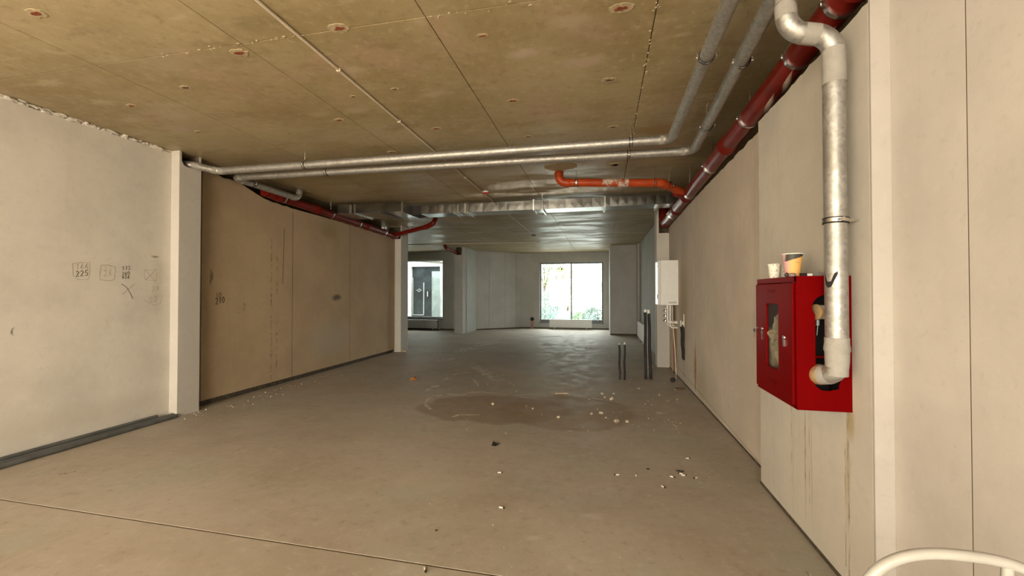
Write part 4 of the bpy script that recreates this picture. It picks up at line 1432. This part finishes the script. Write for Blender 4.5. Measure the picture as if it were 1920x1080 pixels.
sleeve('insulated_pipe', (0.292, 7.59, 0), (0.288, 7.59, 0.605), 0.017, 0.011, 0.025, 'left one of the two short black foam-wrapped pipes standing on the floor', 'short insulated pipe ends')
sleeve('insulated_pipe', (0.372, 7.59, 0), (0.380, 7.59, 0.612), 0.017, 0.013, 0.04, 'right one of the two short black foam-wrapped pipes standing on the floor', 'short insulated pipe ends')
e1_, q1 = sleeve('insulated_pipe', (0.742, 7.73, 0), (0.735, 7.73, 1.17), 0.026, 0.013, 0.03, 'left one of the two tall black foam-wrapped pipes near the heater', 'tall insulated pipe ends')
e2_, q2 = sleeve('insulated_pipe', (0.822, 7.74, 0), (0.795, 7.74, 1.15), 0.026, 0.013, 0.05, 'right one of the two tall black foam-wrapped pipes near the heater', 'tall insulated pipe ends')
G().box(q1.x - 0.018, q1.x + 0.018, 7.712, 7.748, q1.z - 0.035, q1.z + 0.02).build('white_cap', M_wplastic, e1_, bevel=0.004)
G().box(q2.x - 0.018, q2.x + 0.018, 7.722, 7.758, q2.z - 0.05, q2.z + 0.012).build('white_cap', M_wplastic, e2_, bevel=0.004)
G().tube([q1 + Vector((0, 0, 0.008)), q2 + Vector((0, 0, 0.0))], 0.010, 10).build('bridge_pipe', M_wplastic, e1_, smooth=True)
G().tube([(0.772, 7.715, 0.02), (0.765, 7.712, 0.6), (0.765, 7.72, 1.16)], 0.005, 8).build('cable_tie_wire', M_zinc, e1_, smooth=True)
sleeve('insulated_pipe', (1.312, 7.50, 0.42), (1.285, 7.47, 0.95), 0.018, 0.010, 0.10, 'black foam-wrapped pipe leaning out of the wall slot, farther from the camera', 'insulated pipes in the wall slot')
sleeve('insulated_pipe', (1.314, 7.44, 0.40), (1.300, 7.40, 0.98), 0.018, 0.010, 0.06, 'black foam-wrapped pipe leaning out of the wall slot, closer to the camera', 'insulated pipes in the wall slot')
tag(G().tube([(1.312, 7.38, 0.95), (1.312, 7.38, 1.16)], 0.010, 10).build('wall_pipe', M_conduit, smooth=True), 'short pale pipe stub above the wall slot', 'pipe')
G().ribbon([(XR2, 7.47 + 0.01 * noise.noise((i * .6, 1, 1)), 0.0 + i * 0.05) for i in range(12)], (-1, 0, 0), [0.01 + 0.004 * i / 3 for i in range(12)]).build('wall_slot', M_crack, wr2, recalc=False)

# =================================================================== GREY TUBES ON THE FLOOR, LEFT
tubes = [((-5.148, 1.2), (-5.145, 3.62), 0.026, 0.0, 'grey plastic tube closest to the left wall, shorter than its neighbours'),
         ((-5.088, 1.0), (-5.090, 4.14), 0.026, 0.0, 'grey plastic tube on the floor, second from the left wall'),
         ((-5.020, 0.8), (-5.038, 4.155), 0.022, 0.0, 'outermost grey plastic tube on the floor by the left wall'),
         ((-5.119, 0.9), (-5.114, 3.98), 0.018, 0.042, 'thin grey plastic tube lying on top of the other tubes')]
for (a, b, r_, z_, lab) in tubes:
    e_ = empty('plastic_tube', ((a[0] + b[0]) / 2, (a[1] + b[1]) / 2, z_), lab, 'tube', 'grey tubes lying along the left wall')
    zz = z_ + r_
    path = [(a[0] + (b[0] - a[0]) * i / 12 + 0.006 * noise.noise((i * 0.5, a[0] * 9, 0)), a[1] + (b[1] - a[1]) * i / 12, zz) for i in range(13)]
    G().tube(path, r_, 14, caps=False).build('tube_wall', M_greytube, e_, smooth=True)
    for (p_, q_) in ((path[0], path[1]), (path[-1], path[-2])):
        d = (Vector(p_) - Vector(q_)).normalized()
        G().lathe([(r_ * 0.82, -0.10), (r_ * 0.82, 0), (r_, 0), (r_, -0.01)], p_, 14, d).build('cut_end', M_greytube, e_, smooth=True)

# =================================================================== RADIATORS
def radiator(c, w, h, d, rotz, label, ribs):
    e_ = empty('radiator', c, label, 'radiator')
    e_.rotation_euler.z = rotz

    def put(g_, name, mat, bev=0.0, par=None):
        Mx = wmat(e_)
        g_.v = [tuple(Mx @ Vector(p)) for p in g_.v]
        return g_.build(name, mat, par or e_, bevel=bev)
    z0 = 0.12 if h > 0.5 else 0.075
    put(G().box(-w / 2, w / 2, -d / 2, -d / 2 + 0.012, z0, z0 + h), 'front_plate', M_rad, 0.004)
    put(G().box(-w / 2, w / 2, d / 2 - 0.012, d / 2, z0, z0 + h), 'rear_plate', M_rad, 0.004)
    put(G().box(-w / 2, w / 2, -d / 2, d / 2, z0 + h - 0.006, z0 + h + 0.006), 'top_grille', M_rad, 0.002)
    for s_ in (-1, 1):
        put(G().box(s_ * w / 2 - 0.004, s_ * w / 2 + 0.004, -d / 2, d / 2, z0, z0 + h), 'side_cover', M_rad, 0.002)
    for i in range(ribs):
        x_ = -w / 2 + (i + 0.5) * w / ribs
        put(G().box(x_ - w / ribs * 0.28, x_ + w / ribs * 0.28, -d / 2 - 0.006, -d / 2 + 0.002, z0 + 0.03, z0 + h - 0.03), 'rib', M_rad, 0.003)
    for s_ in (-1, 1):
        put(G().box(s_ * w * 0.38 - 0.012, s_ * w * 0.38 + 0.012, -0.015, 0.015, 0, z0 + 0.02), 'foot', M_rad)
        put(G().box(s_ * w * 0.38 - 0.03, s_ * w * 0.38 + 0.03, -0.05, 0.05, 0, 0.008), 'foot_plate', M_rad)
    return e_


radiator((-1.31, 17.80, 0), 1.75, 0.33, 0.11, 0, 'long low white radiator below the wide far window', 24)
rd2 = radiator((-7.45, 16.28, 0), 1.66, 0.33, 0.11, 0, 'long low white radiator below the alcove window', 22)
G().tube([(-6.60, 16.26, 0.33), (-6.55, 16.26, 0.34), (-6.52, 16.26, 0.30), (-6.52, 16.26, 0.0)], 0.014, 10).build('supply_pipe', M_wplastic, rd2, smooth=True)
G().lathe([(0.022, 0), (0.026, 0.01), (0.026, 0.05), (0.02, 0.06)], (-6.60, 16.20, 0.36), 14, (1, 0, 0)).build('thermostat_head', M_black, rd2, smooth=True)
radiator((1.20, 13.9, 0), 1.70, 0.50, 0.10, R(-90), 'white panel radiator on the far right wall behind the tall black pipes', 22)
# drain stub in the far wall
dp = empty('drain_outlet', (-2.96, 17.95, 0.30), 'round black drain outlet with two pinkish pipes on the far wall', 'drain')
G().lathe([(0.055, 0), (0.075, 0), (0.075, 0.09), (0.055, 0.09)], (-2.96, 18.0, 0.40), 20, (0, -1, 0)).build('collar', M_black, dp, smooth=True)
G().lathe([(0.056, 0.0), (0.056, 0.05), (0.0, 0.05)], (-2.96, 18.0, 0.40), 20, (0, -1, 0)).build('plug_cover', M_rubber, dp, smooth=True)
for s_ in (-1, 1):
    G().tube([(-2.96 + s_ * 0.055, 17.95, 0.36), (-2.96 + s_ * 0.04, 17.94, 0.18), (-2.96 + s_ * 0.022, 17.93, 0.0)], 0.028, 10).build('supply_pipe', M_pink, dp, smooth=True)

# =================================================================== WHITE CHAIR BY THE CAMERA
ch = empty('armchair', (0.76, 1.28, 0), 'white tubular metal chair with a rounded hoop back, close to the camera', 'chair')
cxh = 0.762
hoop = []
for i in range(33):
    a = math.pi * i / 32
    hx = -math.cos(a)
    hz = math.sin(a)
    hoop.append((cxh + 0.205 * math.copysign(abs(hx) ** 0.80, hx), 1.10 - 0.0 * hz, 0.70 + 0.235 * hz ** 0.62))
hoop = [(cxh - 0.205, 1.14, 0.45)] + hoop + [(cxh + 0.205, 1.14, 0.45)]
G().tube(hoop, 0.0115, 14).build('back_hoop', M_chair, ch, smooth=True)
for x_ in (0.076,):
    zt = 0.70 + 0.235 * (math.sqrt(max(0, 1 - (abs(x_) / 0.205) ** 2.5))) ** 0.62
    G().tube([(cxh + x_, 1.10, zt - 0.004), (cxh + x_, 1.13, 0.47)], 0.010, 10).build('back_spindle', M_chair, ch, smooth=True)
st = G()
st.prism([(cxh - 0.21, 1.12), (cxh + 0.21, 1.12), (cxh + 0.225, 1.40), (cxh + 0.19, 1.52), (cxh - 0.19, 1.52), (cxh - 0.225, 1.40)], 2, 0.44, 0.465)
st.build('seat', M_chair, ch, bevel=0.008)
for s_ in (-1, 1):
    G().tube([(cxh + s_ * 0.205, 1.115, 0.66), (cxh + s_ * 0.20, 1.25, 0.668), (cxh + s_ * 0.175, 1.38, 0.665), (cxh + s_ * 0.165, 1.425, 0.66), (cxh + s_ * 0.163, 1.437, 0.658)], [0.011, 0.011, 0.011, 0.010, 0.005], 12).build('armrest', M_chair, ch, smooth=True)
    G().tube([(cxh + s_ * 0.20, 1.30, 0.664), (cxh + s_ * 0.205, 1.32, 0.46)], 0.009, 10).build('armrest_post', M_chair, ch, smooth=True)
    G().tube([(cxh + s_ * 0.195, 1.47, 0.45), (cxh + s_ * 0.215, 1.50, 0.0)], 0.011, 12).build('leg', M_chair, ch, smooth=True)
    G().tube([(cxh + s_ * 0.195, 1.14, 0.45), (cxh + s_ * 0.215, 1.08, 0.0)], 0.011, 12).build('leg', M_chair, ch, smooth=True)

# =================================================================== LITTER ON THE FLOOR
def stone_mesh(i):
    g_ = G().blob((0, 0, 0.32), 0.5, 0.42, 0.36, 2, 0.75, 50 + i)
    o = g_.build('concrete_chunk', M_stone if i % 2 else M_chip)
    return o


protos = [stone_mesh(i) for i in range(6)]
named = [(924, 759, 18, 'pale rounded plaster lump lying alone on the damp patch'), (999, 767, 11, 'small pale plaster lump right of the one on the damp patch'),
         (1047, 784, 16, 'pale plaster lump at the near rim of the damp patch'), (1156, 792, 28, 'largest brown-grey rubble stone on the floor below the short pipes'),
         (1176, 792, 20, 'whitish rubble stone right next to the largest one'), (948, 813, 9, 'white plaster crumb below the damp patch'),
         (1127, 776, 18, 'pale chunk left of a cluster of rubble'), (1109, 777, 16, 'brownish chunk at the left end of the rubble cluster'),
         (1147, 750, 22, 'flat pale chunk behind the rubble cluster'), (1129, 740, 16, 'upper pale chunk of the pair behind the rubble'),
         (1134, 746, 12, 'lower small chunk of the pair behind the rubble'), (1151, 739, 12, 'brown chunk behind the flat pale one')]
used = set()


def put_stone(px, py, size, label, group, idx):
    if idx not in used:
        o = protos[idx]
        used.add(idx)
    else:
        o = protos[idx].copy()
        col.objects.link(o)
    p = at(px, py, 2, 0)
    depth = p.y * math.cos(YAW) - p.x * math.sin(YAW)
    s_ = size * depth / F_PX
    o.location = (p.x, p.y, 0)
    o.scale = (s_, s_, s_ * 0.85)
    o.rotation_euler = (0, 0, random.uniform(0, 6.28))
    tag(o, label, 'rubble', group)
    return o


for i, (px, py, s_, lab) in enumerate(named):
    put_stone(px, py, s_ * 0.40, lab, 'plaster lumps on the floor', i % 6)
crumbs = [(1105, 749, 7), (1120, 768, 8), (1136, 784, 8), (1198, 729, 9), (1236, 741, 7), (1253, 752, 7), (1270, 749, 5), (1270, 754, 6), (1215, 753, 5), (1210, 758, 5), (1216, 785, 6), (1276, 794, 6), (1267, 800, 6),
          (1186, 798, 6), (1150, 774, 5), (1102, 808, 6), (1266, 731, 7), (1302, 801, 5), (987, 762, 7), (1016, 779, 5), (914, 721, 6), (1060, 727, 5), (968, 734, 6), (1107, 653, 6), (811, 661, 6),
          (1180, 717, 6), (1165, 714, 6), (930, 805, 4), (875, 805, 5), (1142, 818, 4), (1085, 846, 4), (1121, 850, 4), (1184, 830, 4), (1246, 719, 5), (1262, 792, 5)]
for i, (px, py, s_) in enumerate(crumbs):
    put_stone(px, py, s_ * 0.42, 'tiny plaster crumb scattered on the brown floor', 'plaster crumbs scattered on the floor', i % 6)

# countless specks of plaster dust
sg = G()
rnd = random.Random(3)


def speck(x, y, s_):
    sg.add([(x - s_, y - s_ * .7, 0.001), (x + s_, y - s_ * .5, 0.001), (x + s_ * .6, y + s_, 0.001), (x - s_ * .7, y + s_ * .8, 0.001), (x, y, 0.001 + s_ * 1.1)], [(0, 1, 4), (1, 2, 4), (2, 3, 4), (3, 0, 4), (3, 2, 1, 0)])


for k_ in range(300):
    speck(rnd.uniform(-4.9, 1.15), rnd.uniform(1.6, 9.5), abs(rnd.gauss(0, 0.0016)) + 0.0008)
for k_ in range(110):
    y = rnd.uniform(4.1, 7.2)
    speck(-5.0 + abs(rnd.gauss(0, 0.25)), y, abs(rnd.gauss(0, 0.004)) + 0.002)
for k_ in range(150):
    speck(rnd.gauss(0.55, 0.35), rnd.gauss(5.3, 0.6), abs(rnd.gauss(0, 0.002)) + 0.001)
for k_ in range(60):
    speck(rnd.gauss(0.85, 0.12), rnd.gauss(3.6, 0.15), abs(rnd.gauss(0, 0.0015)) + 0.0008)
dust = sg.build('plaster_dust', M_chip)
tag(dust, 'fine pale plaster specks strewn over the concrete floor', 'debris', kind='stuff')

# cigarette butts: paper, filter tip, burnt end
bx_ = empty('cigarette_butt', (0, 0, 0))
G().tube([(-0.016, 0, 0.004), (0.006, 0, 0.004)], 0.004, 10).build('paper', M_paper, bx_, smooth=True)
G().tube([(0.006, 0, 0.004), (0.016, 0, 0.004)], 0.0042, 10).build('burnt_end', M_ash, bx_, smooth=True)
butts = [(938, 887, 10, 'cigarette butt on the floor straight below the black scrap'), (941, 953, -8, 'clean white cigarette butt nearest the middle of the floor'), (797, 1070, -60, 'cigarette butt beside the floor joint at the bottom edge'),
         (1156, 891, 195, 'cigarette butt lying left of the cluster near the right wall'), (1193, 891, 80, 'stubby butt between the single butt and the cluster'), (1261, 895, -25, 'bright white butt just left of the butt cluster'),
         (1276, 889, 150, 'left butt of the cluster near the right wall'), (1283, 892, 30, 'right butt of the cluster near the right wall'), (1304, 897, 215, 'bent butt right of the cluster, closest to the wall'),
         (1244, 914, -55, 'butt lying in front of the cluster near the right wall'), (1290, 860, 20, 'butt behind the cluster, farther from the camera')]
for i, (px, py, a, lab) in enumerate(butts):
    o = bx_ if i == 0 else copy_tree(bx_)
    p = at(px, py, 2, 0)
    o.location = (p.x, p.y, 0)
    o.rotation_euler = (0, 0, R(a))
    o.scale = (1.25,) * 3
    tag(o, lab, 'cigarette butt', 'cigarette butts on the floor')
p = at(1275, 884, 2, 0)
tag(G().blob((p.x, p.y, 0.004), 0.035, 0.010, 0.006, 2, 0.6, 5).build('twig', M_ash), 'dark splinter behind the cluster of cigarette butts', 'splinter')
p = at(1215, 880, 2, 0)
tag(G().blob((p.x, p.y, 0.004), 0.012, 0.008, 0.005, 2, 0.6, 8).build('twig', M_ash), 'short dark splinter between the butts near the right wall', 'splinter')
p = at(818, 995, 2, 0)
tag(G().blob((p.x, p.y, 0.003), 0.008, 0.007, 0.004, 2, 0.3, 9).build('pebble', M_ash), 'round black speck on the floor above the joint', 'pebble')
# torn black scrap
p = at(929, 835, 2, 0)
sc_ = G()
sc_.v = [(p.x - 0.035, p.y - 0.02, 0.002), (p.x - 0.03, p.y + 0.03, 0.03), (p.x + 0.01, p.y + 0.02, 0.012), (p.x + 0.045, p.y + 0.008, 0.022), (p.x + 0.01, p.y - 0.025, 0.002)]
sc_.f = [(0, 1, 2), (0, 2, 4), (2, 3, 4)]
o = sc_.build('plastic_scrap', M_black)
m_ = o.modifiers.new('solid', 'SOLIDIFY')
m_.thickness = 0.003
tag(o, 'torn black plastic scrap lying on the floor below the damp patch', 'scrap')
# dry leaf
p = at(775, 714, 2, 0)
lf = empty('dry_leaf', (p.x, p.y, 0), 'curled orange-brown dry leaf on the left part of the floor', 'leaf')
lg = G()
for i in range(7):
    t = i / 6
    w = 0.045 * math.sin(math.pi * (t * 0.9 + 0.05))
    for s_ in (-1, 0, 1):
        lg.v.append((p.x - 0.06 + 0.12 * t, p.y + s_ * w, 0.004 + 0.05 * abs(s_) * math.sin(math.pi * t) + 0.02 * t))
for i in range(6):
    for s_ in range(2):
        lg.f.append((3 * i + s_, 3 * i + s_ + 1, 3 * i + s_ + 4, 3 * i + s_ + 3))
o = lg.build('leaf_blade', M_leaf, lf, smooth=True)
m_ = o.modifiers.new('solid', 'SOLIDIFY')
m_.thickness = 0.002
G().tube([(p.x + 0.055, p.y, 0.024), (p.x + 0.09, p.y - 0.02, 0.004)], 0.002, 6).build('leaf_stalk', M_leaf, lf)
# thin laths and a piece of cable on the floor
a, b = at(1041, 738, 2, 0), at(1064, 738, 2, 0)
tag(G().obox(((a.x + b.x) / 2, (a.y + b.y) / 2, 0.006), (b - a).normalized(), Vector((0, 1, 0)), Vector((0, 0, 1)), (b - a).length / 2, 0.012, 0.006).build('wood_lath', plain('pale_wood', (0.55, 0.43, 0.28), 0.8)),
    'short pale wooden lath at the far rim of the damp patch', 'lath')
a, b = at(1267, 730, 2, 0), at(1285, 731, 2, 0)
tag(G().obox(((a.x + b.x) / 2, (a.y + b.y) / 2, 0.012), (b - a).normalized(), Vector((0, 1, 0)), Vector((0, 0, 1)), (b - a).length / 2, 0.02, 0.012).build('wood_lath', plain('dark_wood', (0.09, 0.045, 0.02), 0.8)),
    'dark wooden stick on the floor below the heater cable', 'stick')
for (px, py, s_, lab) in ((757, 659, 0.06, 'plaster heap at the foot of the middle left pier'), (1218, 688, 0.05, 'small plaster heap at the foot of the far right pier')):
    p = at(px, py, 2, 0)
    tag(G().blob((p.x, p.y - 0.03, 0.015), s_ * 1.6, s_, s_ * 0.7, 2, 0.5, px).build('plaster_heap', M_stone, smooth=True), lab, 'rubble')

# =================================================================== OUTSIDE
def tone(name, c, rough=0.9, scale=2.0):
    return plain(name, c, rough, 0, 0.2, scale)


M_pave = tone('pavement_light', (0.55, 0.55, 0.53))
M_facade = tone('facade_pale', (0.60, 0.60, 0.58))
M_darkglass = plain('dark_door_glass', (0.035, 0.045, 0.05), 0.08, 0, 0.5, 1.5, 0.5)
M_winout = plain('house_window', (0.17, 0.17, 0.17), 0.2)
M_green = tone('leaf_green', (0.22, 0.30, 0.18), scale=1.2)
M_green2 = tone('leaf_bluegreen', (0.21, 0.29, 0.26), scale=1.2)
M_yel = tone('leaf_yellow', (0.42, 0.40, 0.17), scale=1.2)
M_bark = tone('bark', (0.09, 0.07, 0.05))
tag(G().box(-40, 40, 18.5, 80, -0.4, -0.15).build('ground', M_pave), kind='structure')
tag(G().box(-40, -3.5, 16.8, 18.5, -0.4, -0.15).build('ground', M_pave), kind='structure')
tag(G().box(-40, 40, -60, -7.0, -0.4, -0.15).build('ground', M_pave), kind='structure')


def foliage_tree(name, c, r, h, mat, label, cat, n=700, trunk=True, seed=1):
    e_ = empty(name, c, label, cat)
    rn = random.Random(seed)
    g_ = G()
    for k_ in range(n):
        while True:
            v = Vector((rn.uniform(-1, 1), rn.uniform(-1, 1), rn.uniform(-1, 1)))
            if 0.25 < v.length < 1 and noise.noise(v * 2.2 + Vector((seed, 0, 0))) > -0.25:
                break
        ctr = Vector((c[0] + v.x * r, c[1] + v.y * r, c[2] + h * (0.55 if trunk else 0.5) + v.z * h * (0.45 if trunk else 0.5)))
        s_ = rn.uniform(0.06, 0.13) * max(1, r * 0.6)
        a = Vector((rn.uniform(-1, 1), rn.uniform(-1, 1), rn.uniform(-1, 1))).normalized()
        b = a.orthogonal().normalized()
        d = a.cross(b)
        g_.add([ctr - b * s_, ctr + d * s_ * 0.45, ctr + b * s_, ctr - d * s_ * 0.45], [(0, 1, 2), (0, 2, 3)])
    g_.build('foliage', mat, e_, recalc=False, kind='stuff')
    if trunk:
        G().tube([(c[0], c[1], -0.15), (c[0] + 0.05, c[1], h * 0.35), (c[0] - 0.05, c[1] + 0.05, h * 0.7)], [0.09, 0.07, 0.03], 8).build('trunk', M_bark, e_, smooth=True)
        for s_ in (-1, 1):
            G().tube([(c[0], c[1], h * 0.35), (c[0] + s_ * r * 0.5, c[1], h * 0.75)], [0.05, 0.015], 6).build('branch', M_bark, e_)
    return e_


def outp(px, Y):
    return at(px, 550, 1, Y).x


foliage_tree('slim_tree', (outp(1021, 27), 27, -0.15), 0.75, 4.6, M_green, 'slim green tree at the left edge of the far window', 'tree', 650, True, 2)
foliage_tree('green_shrub', (outp(1027, 24.5), 24.5, -0.15), 0.8, 2.1, M_green2, 'bluish green shrub low in the left half of the far window', 'shrub', 650, False, 3)
foliage_tree('yellow_tree', (outp(1044, 30), 30, -0.15), 1.1, 4.0, M_yel, 'yellow leafed tree left of the window mullion', 'tree', 650, True, 4)
foliage_tree('yellow_tree', (outp(1064, 32), 32, -0.15), 1.0, 3.6, M_yel, 'yellow tree seen right behind the window mullion', 'tree', 600, True, 5)
foliage_tree('garden_bush', (outp(1113, 21), 21, -0.15), 0.55, 0.95, M_green2, 'low bush at the lower right of the far window', 'bush', 380, False, 6)
foliage_tree('garden_bush', (outp(1088, 23), 23, -0.15), 0.55, 0.7, M_green, 'smaller low bush just right of the mullion', 'bush', 300, False, 7)
hg = empty('clipped_hedge', (outp(1045, 28), 28, -0.15), 'low clipped hedge behind the shrubs outside', 'hedge')
hgx = outp(1045, 28)
G().box(hgx - 1.6, hgx + 1.6, 27.8, 28.2, -0.15, 0.32).build('hedge_body', M_green2, hg, bevel=0.05)

bd = empty('apartment_building', (-6, 48, 0), 'pale apartment building across the street outside the far window', 'building')
BYF = 46.0
bx0, bx1 = outp(985, BYF), outp(1150, BYF)
G().box(bx0, bx1, BYF, BYF + 8, -0.15, 14).build('facade', M_facade, bd)
for (px, py, w, h) in ((1051, 498, 1.0, 1.5), (1050, 520, 1.3, 2.4), (1085, 552, 1.2, 3.6), (1110, 556, 0.9, 3.2), (1085, 505, 1.2, 1.6), (1112, 503, 1.2, 1.6), (1030, 498, 1.1, 1.5), (1125, 540, 1.2, 1.6)):
    p = at(px, py, 1, BYF)
    f_ = G().box(p.x - w / 2, p.x + w / 2, BYF - 0.06, BYF, p.z - h / 2, p.z + h / 2).build('window', M_frame_w, bd)
    for s_ in (-1, 1):
        G().box(p.x + s_ * w * 0.24 - w * 0.19, p.x + s_ * w * 0.24 + w * 0.19, BYF - 0.09, BYF - 0.05, p.z - h * 0.43, p.z + h * 0.43).build('pane', M_winout, f_)
bn = empty('park_bench', (outp(1117, 30), 30, -0.15), 'distant slatted bench outside at the right of the far window', 'bench')
bnx = outp(1117, 30)
for z_ in (0.30, 0.42, 0.62, 0.78):
    G().box(bnx - 0.8, bnx + 0.8, 29.95, 30.05, z_ - 0.15, z_ - 0.07).build('slat', M_winout, bn)
for s_ in (-1, 1):
    G().box(bnx + s_ * 0.6 - 0.04, bnx + s_ * 0.6 + 0.04, 29.9, 30.1, -0.15, 0.7).build('bench_frame', M_winout, bn)

# glazed entrance seen through the alcove window
en = empty('glazed_entrance', (-8.6, 19.6, -0.15), 'dark glass entrance door with white frame outside the alcove window', 'entrance')
EY = 19.5
M_ewhite = tone('entrance_white', (0.62, 0.65, 0.66))
G().box(-11.5, -9.33, EY, EY + 0.3, -0.15, 3.6).build('side_wall', M_ewhite, en)
G().box(-9.33, -7.80, EY, EY + 0.3, 2.84, 3.6).build('header', M_ewhite, en)
G().box(-9.33, -7.80, EY, EY + 0.3, -0.15, 0.34).build('plinth', M_ewhite, en)
G().box(-7.80, -7.70, EY, EY + 0.3, -0.15, 3.0).build('door_post', M_ewhite, en)
G().box(-9.33, -8.27, EY + 0.15, EY + 0.18, 0.34, 2.84).build('dark_pane', M_darkglass, en)
G().box(-8.27, -7.80, EY + 0.15, EY + 0.18, 2.60, 2.84).build('dark_pane', M_darkglass, en)
G().box(-8.27, -7.84, EY + 0.10, EY + 0.18, 0.34, 2.60).build('pale_panel', tone('pale_panel', (0.36, 0.43, 0.42)), en)
G().box(-9.30, -9.28, EY + 0.10, EY + 0.16, 0.42, 2.30).build('door_stile', M_frame_w, en)
G().box(-8.72, -8.69, EY + 0.10, EY + 0.16, 0.42, 2.05).build('door_stile', M_frame_w, en)
G().box(-9.28, -8.69, EY + 0.10, EY + 0.16, 0.42, 0.45).build('door_rail', M_frame_w, en)
G().tube([(-8.48, EY + 0.06, 1.35), (-8.48, EY + 0.06, 1.60)], 0.02, 10).build('door_handle', M_enamel, en, smooth=True)
for (x_, z_) in ((-8.95, 1.72), (-9.05, 1.66), (-8.88, 1.66), (-8.97, 1.60)):
    G().box(x_ - 0.06, x_ + 0.06, EY + 0.13, EY + 0.15, z_ - 0.012, z_ + 0.012).build('sticker', M_ewhite, en)
G().obox((-8.2, 18.6, 3.02), Vector((1, 0.25, -0.10)).normalized(), Vector((-0.25, 1, 0)).normalized(), Vector((0.1, 0, 1)).normalized(), 1.8, 0.25, 0.05).build('canopy_beam', M_frame_w, en)
